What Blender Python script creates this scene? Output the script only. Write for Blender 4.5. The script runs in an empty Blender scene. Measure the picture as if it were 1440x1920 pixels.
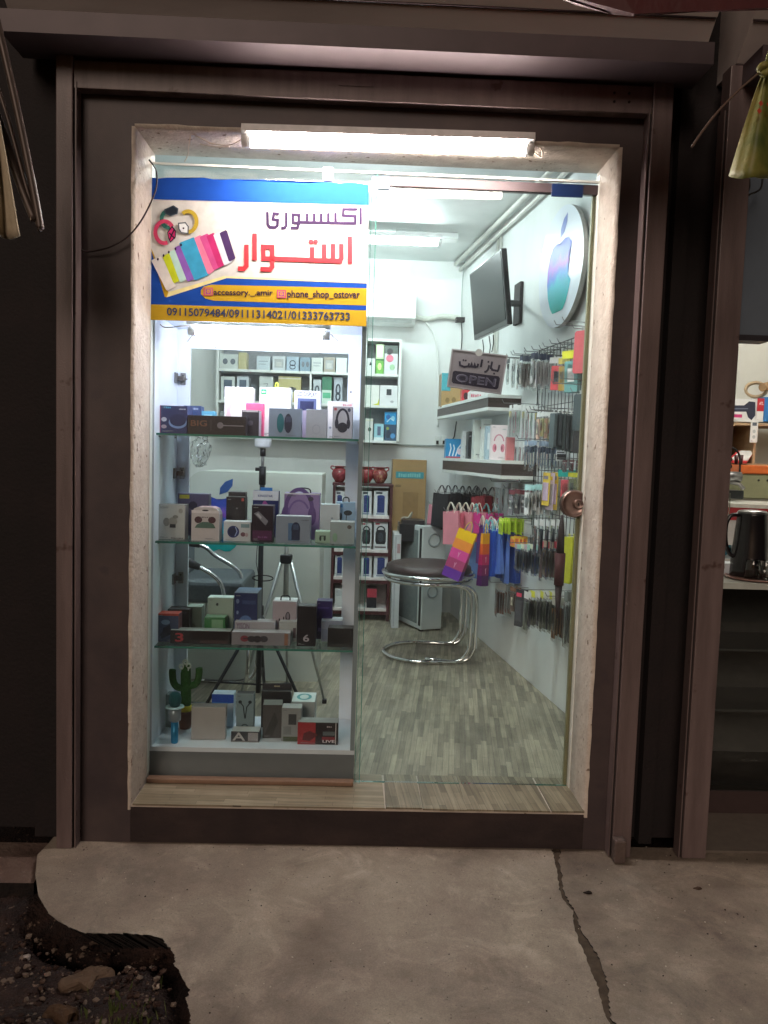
import bpy, bmesh, math, random
from mathutils import Vector, Matrix
random.seed(7)
S = bpy.context.scene; COL = S.collection
R = math.radians
# ---------------------------------------------------------------- camera
F, CX, CY = 1442., 720., 960.
yaw, pitch, roll = R(1.7), R(4.3), R(1.8)
CAM = Vector((0., -2.77, 1.4))
fw = Vector((math.sin(yaw)*math.cos(pitch), math.cos(yaw)*math.cos(pitch), -math.sin(pitch)))
r0 = Vector((math.cos(yaw), -math.sin(yaw), 0)); u0 = r0.cross(fw)
RT = r0*math.cos(roll) + u0*math.sin(roll); UP = u0*math.cos(roll) - r0*math.sin(roll)
cd = bpy.data.cameras.new('camera'); cam = bpy.data.objects.new('camera', cd); COL.objects.link(cam)
cd.sensor_fit = 'VERTICAL'; cd.sensor_height = 24; cd.lens = 24*F/1920; cd.clip_end = 500; cd.clip_start = .02
cam.matrix_world = Matrix(((RT.x, UP.x, -fw.x, CAM.x), (RT.y, UP.y, -fw.y, CAM.y), (RT.z, UP.z, -fw.z, CAM.z), (0, 0, 0, 1)))
S.camera = cam
# ---------------------------------------------------------------- world, sun, exposure
SUN_EL, SUN_AZ = R(48), R(200)
w = bpy.data.worlds.new('World'); S.world = w; w.use_nodes = True
nt = w.node_tree; nt.nodes.clear()
sky = nt.nodes.new('ShaderNodeTexSky'); sky.sky_type = 'NISHITA'; sky.sun_disc = False
sky.sun_elevation = R(3); sky.sun_rotation = SUN_AZ
bg = nt.nodes.new('ShaderNodeBackground'); bg.inputs[1].default_value = .004
wo = nt.nodes.new('ShaderNodeOutputWorld'); nt.links.new(sky.outputs[0], bg.inputs[0]); nt.links.new(bg.outputs[0], wo.inputs[0])
sd = bpy.data.lights.new('sun', 'SUN'); sd.energy = .50; sd.angle = R(25); sd.color = (1., .80, .66)
so = bpy.data.objects.new('sun', sd); COL.objects.link(so)
dv = Vector((-.30, -1., .50)).normalized(); so.rotation_euler = dv.to_track_quat('Z', 'Y').to_euler(); so.location = dv*6
S.view_settings.view_transform = 'Standard'; S.view_settings.look = 'None'; S.view_settings.gamma = 1
S.view_settings.exposure = 1.12
S.cycles.max_bounces = 10; S.cycles.transparent_max_bounces = 24; S.cycles.diffuse_bounces = 4
S.cycles.sample_clamp_indirect = 6; S.cycles.use_denoising = True; S.cycles.caustics_reflective = False; S.cycles.caustics_refractive = False
ZG, ZF = -.06, .07            # pavement level, shop floor level
# ---------------------------------------------------------------- projection helpers (pixel of the photo + a depth -> a place)
def ray(px, py): return fw + RT*((px-CX)/F) - UP*((py-CY)/F)
def W(px, py, Y):
    d = ray(px, py); return CAM + d*((Y-CAM.y)/d.y)
def Zp(px, py, z):
    d = ray(px, py); return CAM + d*((z-CAM.z)/d.z)
WB = Vector((1.116, 1.098, 0)); WU = Vector((-.1257, .9921, 0)); WN = Vector((-.9921, -.1257, 0))   # right wall of the shop
def RW(px, py, off=0.):
    n = WN; p0 = WB + n*off; d = ray(px, py); return CAM + d*((p0-CAM).dot(n)/d.dot(n))
def wallp(u, off, z): p = WB + WU*u + WN*off; return Vector((p.x, p.y, z))
# ---------------------------------------------------------------- materials
def lin(h):
    if not isinstance(h, str): return tuple(h)+(1,)
    h = h.lstrip('#'); c = [int(h[i:i+2], 16)/255 for i in (0, 2, 4)]
    return tuple(x/12.92 if x <= .04045 else ((x+.055)/1.055)**2.4 for x in c)+(1,)
MC = {}
def mat(h, rough=.5, metal=0., var=.12, scale=30., bump=0., bscale=120., spec=.5, emit=0., name=None):
    key = (h, rough, metal, var, scale, bump, bscale, emit)
    if key in MC: return MC[key]
    m = bpy.data.materials.new(name or 'paint'); m.use_nodes = True; n = m.node_tree.nodes; L = m.node_tree.links
    b = n['Principled BSDF']; c = lin(h)
    b.inputs['Roughness'].default_value = rough; b.inputs['Metallic'].default_value = metal
    b.inputs['Specular IOR Level'].default_value = spec if rough < .8 else .12
    tc = n.new('ShaderNodeTexCoord')
    if emit:
        b.inputs['Base Color'].default_value = c; b.inputs['Emission Color'].default_value = c; b.inputs['Emission Strength'].default_value = emit
    else:
        nz = n.new('ShaderNodeTexNoise'); nz.inputs['Scale'].default_value = scale; nz.inputs['Detail'].default_value = 5; L.new(tc.outputs['Object'], nz.inputs['Vector'])
        mr = n.new('ShaderNodeMapRange'); mr.inputs[1].default_value = .3; mr.inputs[2].default_value = .7; mr.inputs[3].default_value = 1-var; mr.inputs[4].default_value = 1+var*.6
        L.new(nz.outputs[0], mr.inputs[0])
        mx = n.new('ShaderNodeVectorMath'); mx.operation = 'SCALE'; mx.inputs[0].default_value = c[:3]; L.new(mr.outputs[0], mx.inputs['Scale']); L.new(mx.outputs[0], b.inputs['Base Color'])
    if bump:
        bn = n.new('ShaderNodeTexNoise'); bn.inputs['Scale'].default_value = bscale; bn.inputs['Detail'].default_value = 6; L.new(tc.outputs['Object'], bn.inputs['Vector'])
        bp = n.new('ShaderNodeBump'); bp.inputs['Strength'].default_value = bump; bp.inputs['Distance'].default_value = .01; L.new(bn.outputs[0], bp.inputs['Height']); L.new(bp.outputs[0], b.inputs['Normal'])
    MC[key] = m; return m
def glassmat(tint, name, refl=1.0, rough=0., haze=0.):
    m = bpy.data.materials.new(name); m.use_nodes = True; n = m.node_tree.nodes; L = m.node_tree.links; n.clear()
    o = n.new('ShaderNodeOutputMaterial'); mx = n.new('ShaderNodeMixShader'); t = n.new('ShaderNodeBsdfTransparent'); t.inputs[0].default_value = tint+(1,)
    g = n.new('ShaderNodeBsdfGlossy'); g.inputs['Roughness'].default_value = rough; fr = n.new('ShaderNodeFresnel'); fr.inputs[0].default_value = 1.45
    ml = n.new('ShaderNodeMath'); ml.operation = 'MULTIPLY'; ml.inputs[1].default_value = refl; L.new(fr.outputs[0], ml.inputs[0])
    L.new(ml.outputs[0], mx.inputs[0]); L.new(t.outputs[0], mx.inputs[1]); L.new(g.outputs[0], mx.inputs[2]); L.new(mx.outputs[0], o.inputs[0])
    if haze:  # milky film mixed into the pane to imitate reflection haze and lamp glow
        df = n.new('ShaderNodeBsdfTranslucent'); df.inputs[0].default_value = (.8, .82, .85, 1); d2 = n.new('ShaderNodeBsdfDiffuse'); d2.inputs[0].default_value = (.8, .82, .85, 1); ma = n.new('ShaderNodeMixShader'); ma.inputs[0].default_value = .5; L.new(df.outputs[0], ma.inputs[1]); L.new(d2.outputs[0], ma.inputs[2])
        tc = n.new('ShaderNodeTexCoord'); nz = n.new('ShaderNodeTexNoise'); nz.inputs['Scale'].default_value = 5; nz.inputs['Detail'].default_value = 6; nz.inputs['Distortion'].default_value = 1.2; L.new(tc.outputs['Object'], nz.inputs['Vector'])
        mr = n.new('ShaderNodeMapRange'); mr.inputs[1].default_value = .35; mr.inputs[2].default_value = .7; mr.inputs[3].default_value = haze*.5; mr.inputs[4].default_value = haze*1.8; L.new(nz.outputs[0], mr.inputs[0])
        m3 = n.new('ShaderNodeMixShader'); L.new(mr.outputs[0], m3.inputs[0]); L.new(mx.outputs[0], m3.inputs[1]); L.new(ma.outputs[0], m3.inputs[2]); L.new(m3.outputs[0], o.inputs[0])
    return m
GLASS = glassmat((.955, .98, .972), 'pane_glass', .45, haze=.012)
GEDGE = mat('#3f7f70', .15, name='glass_edge')
SHELFG = glassmat((.86, .95, .92), 'shelf_glass', .7)
PLAST = glassmat((.93, .95, .95), 'clear_plastic', 3.4, .16)
CHROME = mat('#d8d8d8', .08, 1., 0., name='chrome')
STEEL = mat('#8f8f90', .3, .9, .1, name='steel')
def tube_mat(h, s): return mat(h, emit=s, name='lit_tube')
def noisemat(name, cols, scale=3., rough=.85, bump=.3, bscale=60., detail=8., dist=.01, stretch=None, spots=None):
    m = bpy.data.materials.new(name); m.use_nodes = True; n = m.node_tree.nodes; L = m.node_tree.links; b = n['Principled BSDF']
    b.inputs['Roughness'].default_value = rough
    tc = n.new('ShaderNodeTexCoord'); src = tc.outputs['Object']
    if stretch:
        mp = n.new('ShaderNodeMapping'); mp.inputs['Scale'].default_value = stretch; L.new(src, mp.inputs[0]); src = mp.outputs[0]
    nz = n.new('ShaderNodeTexNoise'); nz.inputs['Scale'].default_value = scale; nz.inputs['Detail'].default_value = detail; nz.inputs['Roughness'].default_value = .62; L.new(src, nz.inputs['Vector'])
    cr = n.new('ShaderNodeValToRGB'); cr.color_ramp.elements[0].position = .3; cr.color_ramp.elements[1].position = .7
    e = cr.color_ramp.elements; e[0].color = lin(cols[0]); e[1].color = lin(cols[-1])
    for i, c in enumerate(cols[1:-1]): x = e.new(.3+.4*(i+1)/(len(cols)-1)); x.color = lin(c)
    L.new(nz.outputs[0], cr.inputs[0]); out = cr.outputs[0]
    if spots:
        n2 = n.new('ShaderNodeTexNoise'); n2.inputs['Scale'].default_value = spots[0]; n2.inputs['Detail'].default_value = 3; L.new(tc.outputs['Object'], n2.inputs['Vector'])
        c2 = n.new('ShaderNodeMapRange'); c2.inputs[1].default_value = spots[1]; c2.inputs[2].default_value = spots[1]+.06; L.new(n2.outputs[0], c2.inputs[0])
        mx = n.new('ShaderNodeMix'); mx.data_type = 'RGBA'; L.new(c2.outputs[0], mx.inputs[0]); L.new(out, mx.inputs[6]); mx.inputs[7].default_value = lin(spots[2]); out = mx.outputs[2]
    L.new(out, b.inputs['Base Color'])
    bn = n.new('ShaderNodeTexNoise'); bn.inputs['Scale'].default_value = bscale; bn.inputs['Detail'].default_value = 8; L.new(tc.outputs['Object'], bn.inputs['Vector'])
    bp = n.new('ShaderNodeBump'); bp.inputs['Strength'].default_value = bump; bp.inputs['Distance'].default_value = dist; L.new(bn.outputs[0], bp.inputs['Height']); L.new(bp.outputs[0], b.inputs['Normal'])
    return m
def plankmat(name, rot, c1, c2, c3):
    m = bpy.data.materials.new(name); m.use_nodes = True; n = m.node_tree.nodes; L = m.node_tree.links; b = n['Principled BSDF']
    b.inputs['Roughness'].default_value = .38
    tc = n.new('ShaderNodeTexCoord'); mp = n.new('ShaderNodeMapping'); mp.inputs['Rotation'].default_value = (0, 0, rot); L.new(tc.outputs['Object'], mp.inputs[0])
    br = n.new('ShaderNodeTexBrick'); br.inputs['Scale'].default_value = 1; br.inputs['Brick Width'].default_value = .29; br.inputs['Row Height'].default_value = .025; br.inputs['Mortar Size'].default_value = .0006
    br.inputs['Color1'].default_value = lin(c1); br.inputs['Color2'].default_value = lin(c2); br.inputs['Mortar'].default_value = lin(c3); br.offset = .37; br.offset_frequency = 2; br.squash = .7; br.squash_frequency = 3
    L.new(mp.outputs[0], br.inputs[0])
    m2 = n.new('ShaderNodeMapping'); m2.inputs['Scale'].default_value = (5, 90, 1); L.new(mp.outputs[0], m2.inputs[0])
    nz = n.new('ShaderNodeTexNoise'); nz.inputs['Scale'].default_value = 1; nz.inputs['Detail'].default_value = 6; L.new(m2.outputs[0], nz.inputs['Vector'])
    mr = n.new('ShaderNodeMapRange'); mr.inputs[1].default_value = .3; mr.inputs[2].default_value = .7; mr.inputs[3].default_value = .7; mr.inputs[4].default_value = 1.15; L.new(nz.outputs[0], mr.inputs[0])
    n3 = n.new('ShaderNodeTexNoise'); n3.inputs['Scale'].default_value = 2.3; n3.inputs['Detail'].default_value = 9; n3.inputs['Roughness'].default_value = .7; L.new(tc.outputs['Object'], n3.inputs['Vector'])
    r3 = n.new('ShaderNodeMapRange'); r3.inputs[1].default_value = .35; r3.inputs[2].default_value = .65; r3.inputs[3].default_value = .80; r3.inputs[4].default_value = 1.06; L.new(n3.outputs[0], r3.inputs[0])
    r4 = n.new('ShaderNodeMapRange'); r4.inputs[1].default_value = .35; r4.inputs[2].default_value = .65; r4.inputs[3].default_value = .55; r4.inputs[4].default_value = .28; L.new(n3.outputs[0], r4.inputs[0]); L.new(r4.outputs[0], b.inputs['Roughness'])
    mm = n.new('ShaderNodeMath'); mm.operation = 'MULTIPLY'; L.new(mr.outputs[0], mm.inputs[0]); L.new(r3.outputs[0], mm.inputs[1]); mr = mm
    sc = n.new('ShaderNodeVectorMath'); sc.operation = 'SCALE'; L.new(br.outputs[0], sc.inputs[0]); L.new(mr.outputs[0], sc.inputs['Scale']); L.new(sc.outputs[0], b.inputs['Base Color'])
    return m
# ---------------------------------------------------------------- mesh helpers
class MB:
    def __init__(s): s.bm = bmesh.new(); s.mats = []
    def mi(s, m):
        if m not in s.mats: s.mats.append(m)
        return s.mats.index(m)
    def faces(s, pts, fcs, m, M=None):
        k = s.mi(m); vs = [s.bm.verts.new(M @ Vector(p) if M else Vector(p)) for p in pts]; out = []
        for f in fcs:
            try: fc = s.bm.faces.new([vs[i] for i in f]); fc.material_index = k; out.append(fc)
            except ValueError: pass
        return out
    def box(s, a, b, m, bev=0., M=None):
        (x0, y0, z0), (x1, y1, z1) = a, b
        if x0 > x1: x0, x1 = x1, x0
        if y0 > y1: y0, y1 = y1, y0
        if z0 > z1: z0, z1 = z1, z0
        p = [(x0, y0, z0), (x1, y0, z0), (x1, y1, z0), (x0, y1, z0), (x0, y0, z1), (x1, y0, z1), (x1, y1, z1), (x0, y1, z1)]
        return s.hexa(p, m, bev, M)
    def hexa(s, p, m, bev=0., M=None):
        fc = s.faces(p, [(0, 3, 2, 1), (4, 5, 6, 7), (0, 1, 5, 4), (1, 2, 6, 5), (2, 3, 7, 6), (3, 0, 4, 7)], m, M)
        if bev > 0:
            ed = list({e for f in fc for e in f.edges}); bmesh.ops.bevel(s.bm, geom=ed, offset=bev, segments=2, affect='EDGES', profile=.5, material=-1)
    def tube(s, pts, r, m, seg=8, cap=True, closed=False):
        pts = [Vector(p) for p in pts]; n = len(pts); rs = r if isinstance(r, (list, tuple)) else [r]*n; k = s.mi(m); rings = []
        prev = None
        for i in range(n):
            if closed: t = (pts[(i+1) % n]-pts[i-1])
            else: t = pts[min(i+1, n-1)]-pts[max(i-1, 0)]
            t = t.normalized() if t.length > 1e-9 else Vector((0, 0, 1))
            if prev is None: a = t.orthogonal().normalized()
            else: a = (prev - t*prev.dot(t)); a = a.normalized() if a.length > 1e-6 else t.orthogonal().normalized()
            prev = a; b = t.cross(a)
            rings.append([s.bm.verts.new(pts[i]+(a*math.cos(2*math.pi*j/seg)+b*math.sin(2*math.pi*j/seg))*rs[i]) for j in range(seg)])
        for i in range(n if closed else n-1):
            A, B_ = rings[i], rings[(i+1) % n]
            for j in range(seg):
                f = s.bm.faces.new((A[j], A[(j+1) % seg], B_[(j+1) % seg], B_[j])); f.material_index = k; f.smooth = True
        if cap and not closed:
            for rg, rev in ((rings[0], True), (rings[-1], False)):
                f = s.bm.faces.new(rg[::-1] if rev else rg); f.material_index = k
    def lathe(s, prof, m, seg=24, M=None, axis='z'):
        k = s.mi(m); rings = []
        for r_, h in prof:
            ring = []
            for j in range(seg):
                a = 2*math.pi*j/seg; p = Vector((r_*math.cos(a), r_*math.sin(a), h)) if axis == 'z' else Vector((r_*math.cos(a), h, r_*math.sin(a)))
                ring.append(s.bm.verts.new(M @ p if M else p))
            rings.append(ring)
        for A, B_ in zip(rings, rings[1:]):
            for j in range(seg):
                f = s.bm.faces.new((A[j], A[(j+1) % seg], B_[(j+1) % seg], B_[j])); f.material_index = k; f.smooth = True
        for rg in (rings[0][::-1], rings[-1]):
            f = s.bm.faces.new(rg); f.material_index = k
    def prism(s, poly, fn0, fn1, m):
        """closed polygon of 2-D points; fn0 / fn1 give front / back 3-D places"""
        k = s.mi(m); A = [s.bm.verts.new(fn0(*p)) for p in poly]; B_ = [s.bm.verts.new(fn1(*p)) for p in poly]; n = len(poly)
        fs = [s.bm.faces.new(A), s.bm.faces.new(B_[::-1])]
        for i in range(n): fs.append(s.bm.faces.new((A[i], B_[i], B_[(i+1) % n], A[(i+1) % n])))
        for f in fs: f.material_index = k
        return fs
    def build(s, name, parent=None, loc=None, rot=None, smooth=False, recalc=True):
        if recalc: bmesh.ops.recalc_face_normals(s.bm, faces=s.bm.faces)
        me = bpy.data.meshes.new(name); s.bm.to_mesh(me); s.bm.free()
        for m in s.mats: me.materials.append(m)
        if smooth:
            for p in me.polygons: p.use_smooth = True
        o = bpy.data.objects.new(name, me); COL.objects.link(o)
        if parent: o.parent = parent
        if loc is not None: o.location = loc
        if rot is not None: o.rotation_euler = rot
        return o
def tag(o, label=None, cat=None, group=None, kind=None):
    if label: o['label'] = label
    if cat: o['category'] = cat
    if group: o['group'] = group
    if kind: o['kind'] = kind
    return o
def thing(name, label, cat, loc=(0, 0, 0), rot=(0, 0, 0), group=None):
    o = bpy.data.objects.new(name, None); COL.objects.link(o); o.location = loc; o.rotation_euler = rot; o.empty_display_size = .05
    return tag(o, label, cat, group)
TXT = {}
def text_polys(t, bold=False):
    if (t, bold) in TXT: return TXT[(t, bold)]
    cu = bpy.data.curves.new('t', 'FONT'); cu.body = t; cu.resolution_u = 3; cu.offset = .018 if bold else 0
    o = bpy.data.objects.new('t', cu); COL.objects.link(o); bpy.context.view_layer.update()
    dg = bpy.context.evaluated_depsgraph_get(); me = o.evaluated_get(dg).to_mesh()
    vs = [v.co.copy() for v in me.vertices]; fs = [tuple(p.vertices) for p in me.polygons]
    o.evaluated_get(dg).to_mesh_clear(); bpy.data.objects.remove(o); bpy.data.curves.remove(cu)
    x0 = min(v.x for v in vs); x1 = max(v.x for v in vs); y0 = min(v.y for v in vs); y1 = max(v.y for v in vs)
    vs = [((v.x-x0)/(x1-x0), (v.y-y0)/(y1-y0)) for v in vs]; TXT[(t, bold)] = (vs, fs); return vs, fs
ILL = {'air', 'WUW', 'Quality', 'music', 'KUMMIT', 'model', 'phone', 'VR max', 'stick', 'K', 'mini', 'M', 'Redmi', 'OPR', 'SUNNY LIFE', 'HDR-P2', 'CAMERA', 'MAXI', 'STEREO', 'REAL BASS'}   # lettering too blurred to read
class Decal:
    """flat printed shapes on a surface; fn(u, v, lift) gives the place"""
    def __init__(s, fn, asp=1., step=.00012, base=.0006): s.mb = MB(); s.fn = fn; s.k = 0; s.asp = asp; s.step = step; s.base = base
    def lift(s): s.k += 1; return s.base+s.step*s.k
    def poly(s, pts, m):
        l = s.lift(); vs = [s.mb.bm.verts.new(s.fn(u, v, l)) for u, v in pts]
        try: f = s.mb.bm.faces.new(vs); f.material_index = s.mb.mi(m)
        except ValueError: return
        if len(pts) > 4: bmesh.ops.triangulate(s.mb.bm, faces=[f])
    def rect(s, a, b, c, d, m): s.poly([(a, b), (c, b), (c, d), (a, d)], m)
    def ell(s, cu, cv, ru, rv, m, n=20, a0=0, a1=360, rot=0):
        ca, sa = math.cos(R(rot)), math.sin(R(rot)); pts = []
        N = n if a1-a0 >= 360 else n+1
        for i in range(N):
            a = R(a0+(a1-a0)*i/n); x, y = ru*s.asp*math.cos(a), rv*math.sin(a); pts.append((cu+(x*ca-y*sa)/s.asp, cv+(x*sa+y*ca)))
        s.poly(pts, m)
    def ring(s, cu, cv, ru, rv, w_, m, a0=0, a1=360, n=20): s.line([(cu+ru*math.cos(R(a0+(a1-a0)*i/n)), cv+rv*math.sin(R(a0+(a1-a0)*i/n))) for i in range(n+1)], w_, m)
    def line(s, pts, w_, m):
        """stroke; w_ in v units"""
        l = s.lift(); k = s.mb.mi(m); P = [Vector((u*s.asp, v)) for u, v in pts]; L_, R_ = [], []
        for i, p in enumerate(P):
            a = (P[i]-P[i-1]).normalized() if i else (P[1]-P[0]).normalized(); b = (P[i+1]-P[i]).normalized() if i < len(P)-1 else a
            t = a+b; t = t.normalized() if t.length > 1e-6 else a; nrm = Vector((-t.y, t.x)); q = w_/2/max(.35, nrm.dot(Vector((-a.y, a.x))))
            L_.append(p+nrm*q); R_.append(p-nrm*q)
        LV = [s.mb.bm.verts.new(s.fn(p.x/s.asp, p.y, l)) for p in L_]; RV = [s.mb.bm.verts.new(s.fn(p.x/s.asp, p.y, l)) for p in R_]
        for i in range(len(P)-1):
            f = s.mb.bm.faces.new((LV[i], LV[i+1], RV[i+1], RV[i])); f.material_index = k
    def text(s, t, a, b, c, d, m, bold=True):
        vs, fs = text_polys(t, bold); l = s.lift(); k = s.mb.mi(m); V = [s.mb.bm.verts.new(s.fn(a+(c-a)*x, b+(d-b)*y, l)) for x, y in vs]
        for f in fs:
            try: q = s.mb.bm.faces.new([V[i] for i in f]); q.material_index = k
            except ValueError: pass
    def go(s, items):
        for it in items:
            k, a = it[0], it[1:]
            c = a[-1] if not isinstance(a[-1], str) else mat(a[-1], .45)
            a = a[:-1]
            if k == 't' and a[4] in ILL:
                n_ = max(3, len(a[4])); rs_ = random.Random(a[4])
                for i_ in range(n_):
                    x_ = a[0]+(a[2]-a[0])*i_/n_; s.rect(x_, a[1], x_+(a[2]-a[0])*rs_.uniform(.45, .85)/n_, a[1]+(a[3]-a[1])*rs_.uniform(.7, 1), c)
                continue
            if k == 't': s.text(a[4], a[0], a[1], a[2], a[3], c); continue
            if k == 'o': s.ring(*a[:5], c, *a[5:]); continue
            {'r': s.rect, 'e': s.ell, 't': s.text, 'l': s.line, 'p': s.poly, 'o': s.ring}[k](*a, c)
    def build(s, name, parent): return s.mb.build(name, parent, recalc=False)
def bez(pts, n=8):
    """Catmull-Rom through points"""
    P = [Vector(p) for p in pts]; out = []
    for i in range(len(P)-1):
        a, b, c, d = P[max(i-1, 0)], P[i], P[i+1], P[min(i+2, len(P)-1)]
        for j in range(n):
            t = j/n; out.append(.5*((2*b)+(c-a)*t+(2*a-5*b+4*c-d)*t*t+(3*b-a-3*c+d)*t**3))
    out.append(P[-1]); return out
APPLE = [(0, .30), (.06, .335), (.15, .365), (.26, .35), (.37, .27), (.31, .20), (.265, .11), (.255, .0), (.29, -.10), (.385, -.18), (.33, -.31), (.25, -.43), (.17, -.495), (.09, -.50), (0, -.465), (-.09, -.50), (-.17, -.495), (-.26, -.42), (-.35, -.28), (-.40, -.10), (-.40, .08), (-.35, .24), (-.25, .34), (-.13, .36), (-.05, .33)]
LEAF = [(-.01, .40), (.0, .51), (.08, .61), (.20, .66), (.195, .55), (.12, .45)]
# ================================================================ THE BUILDING
PANEL = noisemat('dark_cladding', ['#393034', '#453a3b', '#4e4241'], 5, .55, .12, 300, spots=(9, .66, '#41363a'))
RAILM = noisemat('painted_metal', ['#5a4c4b', '#695a59', '#746463'], 3.5, .45, .12, 180, stretch=(6, 6, .6), spots=(14, .68, '#4c3834'))
RAILD = mat('#4b3f42', .5, .2, .12, 12, name='painted_metal_dark')
PLASTER = noisemat('cream_plaster', ['#b7aa9e', '#c6baae', '#d0c6bb'], 16, .85, .6, 60, spots=(30, .65, '#7c6a5b'))
WALLW = noisemat('white_wall_paint', ['#d6dad9', '#e1e4e3', '#e9ebeb'], 2.2, .6, .10, 30, stretch=(1, 1, .35))
CEIL = noisemat('ceiling_paint', ['#c4cdcb', '#d6dcdb', '#e2e6e5'], 1.6, .55, .25, 5, dist=.03)
BLK = mat('#120c0d', .7, name='black_paint')  # plain near-black colour for plugs, screws, cables, slots and the roof
FLOORM = plankmat('laminate_floor', R(-90+7), '#b1a892', '#7d7768', '#5b564b')
FLOORX = plankmat('laminate_strip', R(2), '#a39781', '#847863', '#574c3e')
bld = thing('shop_building', 'small phone accessory shop with dark cladding round a glazed doorway', 'building', (0, 0, ZG))
def bpart(mb, name, label=None):
    o = mb.build(name, bld); o.location = (0, 0, -ZG); return tag(o, label) if label else o
X0, X1 = -.819, .869                    # opening between the jambs at the facade
ZT, ZB = 2.50, .085                     # head and sill of the opening
XL, XR = -1.0, .955                     # inner edges of the shutter rails
# wall panel round the opening, with a slightly ragged hole
mb = MB()
mb.box((XL, .0, ZG), (X0, .12, 2.75), PANEL); mb.box((X1, .0, ZG), (XR+.01, .12, 2.75), PANEL)
mb.box((X0, .0, ZT), (X1, .12, 2.75), PANEL)
bpart(mb, 'wall_panel'); mb = MB(); mb.box((X0, .001, ZG), (X1, .12, ZB-.012), noisemat('shaded_base', ['#1f1617', '#2d2222', '#3a2d2b'], 4, .8, .4, 60, stretch=(1, 1, 2)))  # strip below the sill coloured darker for the shade of the overhang
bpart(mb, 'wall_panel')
# plaster reveal: ragged front edge
def reveal_strip(p0, p1, nrm, name):
    """a jamb face from p0 to p1 along the front edge, running back; nrm points out of the opening"""
    m_ = MB(); N = 46; rows = []
    p0, p1, nrm = Vector(p0), Vector(p1), Vector(nrm)
    for i in range(N+1):
        t = i/N; e = p0.lerp(p1, t); j = random.uniform(-.0018, .0022)+.0012*math.sin(t*9)
        q = [e+nrm*(.009+j)+Vector((0, -.004, 0)), e+nrm*(j*.4)+Vector((0, -.004, 0)), e-nrm*.004+Vector((0, .012, 0)), e-nrm*(.004+.0006*math.sin(t*14))+Vector((0, .10, 0)), e-nrm*.006+Vector((0, .235, 0)), e+nrm*.03+Vector((0, .235, 0))]
        rows.append([m_.bm.verts.new(x) for x in q])
    k = m_.mi(PLASTER)
    for a, b in zip(rows, rows[1:]):
        for j in range(5): f = m_.bm.faces.new((a[j], a[j+1], b[j+1], b[j])); f.material_index = k; f.smooth = True
    return bpart(m_, name)
reveal_strip((X0, 0, ZB-.02), (X0, 0, ZT), (-1, 0, 0), 'door_jamb')
reveal_strip((X1, 0, ZB-.02), (X1, 0, ZT), (1, 0, 0), 'door_jamb')
reveal_strip((X0, 0, ZT), (X1, 0, ZT), (0, 0, 1), 'door_head')
# sill: laminate offcuts, each a little askew
sill = [((250, 1507), (722, 1521), (722, 1488), (258, 1476), FLOORX), ((723, 1521), (793, 1523), (788, 1486), (722, 1484), None), ((793, 1523), (875, 1521), (868, 1487), (788, 1486), None), ((873, 1519), (1032, 1524), (1008, 1486), (866, 1484), None), ((1032, 1519), (1094, 1521), (1082, 1486), (1006, 1484), None)]
plk = plankmat('laminate_offcut', R(86), '#9c927c', '#6f6655', '#4a4136')
mb = MB(); mb.box((X0-.004, .004, ZB-.03), (X1+.004, .30, ZB-.0015), PLASTER); bpart(mb, 'sill')
for i, q in enumerate(sill):
    a = Zp(*q[0], ZB); b = Zp(*q[1], ZB); mb = MB(); x0_, x1_ = a.x+.001, b.x-.001; yf = -.012+.006*random.random(); zz = ZB+.0005+.0012*(i % 2)
    sk = .004*random.uniform(-1, 1)
    mb.hexa([(x0_, yf, zz-.0), (x1_, yf+sk, zz), (x1_-.005, .29, zz), (x0_, .29, zz), (x0_, yf, zz+.006), (x1_, yf+sk, zz+.006), (x1_-.005, .29, zz+.006), (x0_, .29, zz+.006)], q[4] or plk)
    bpart(mb, 'sill_plank')
mb = MB(); mb.box((X0+.012, .163, ZB+.008), (.0, .196, ZB+.028), mat('#7d6250', .5, name='brown_trim'), .004); bpart(mb, 'threshold_strip', 'brown wooden strip along the sill under the fixed pane')
# interior shell
fl = [(X0, .24), (1.22, .24), (.78, 3.7), (-1.75, 3.7), (-1.75, .24)]
mb = MB(); mb.faces([(x, y, ZF) for x, y in fl], [tuple(range(len(fl)))], FLOORM); bpart(mb, 'floor')
mb = MB(); mb.faces([(x, y, 3.0) for x, y in fl], [tuple(range(len(fl)))], CEIL); bpart(mb, 'ceiling')
mb = MB(); a = wallp(-.87, 0, 0); b = wallp(2.635, 0, 0); mb.hexa([(a.x, a.y, ZF-.02), (a.x+.1, a.y, ZF-.02), (b.x+.1, b.y+.05, ZF-.02), (b.x, b.y, ZF-.02), (a.x, a.y, 3.02), (a.x+.1, a.y, 3.02), (b.x+.1, b.y+.05, 3.02), (b.x, b.y, 3.02)], WALLW)
bpart(mb, 'side_wall')
mb = MB(); mb.box((-1.8, 3.7, 0), (1.0, 3.8, 3.05), WALLW); bpart(mb, 'back_wall')
mb = MB(); mb.box((-1.85, .24, 0), (-1.75, 3.75, 3.05), WALLW); bpart(mb, 'side_wall')
mb = MB(); mb.box((-1.75, .122, 0), (X0-.02, .22, 3.05), WALLW); mb.box((X0-.02, .122, ZT+.02), (X1+.02, .22, 3.05), WALLW); mb.box((X1+.03, .122, 0), (1.25, .22, 3.05), WALLW); bpart(mb, 'front_wall')
# roof slab closes the shell against the sky
mb = MB(); mb.box((-1.9, .124, 3.05), (1.35, 3.85, 3.2), BLK); bpart(mb, 'roof')
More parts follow.
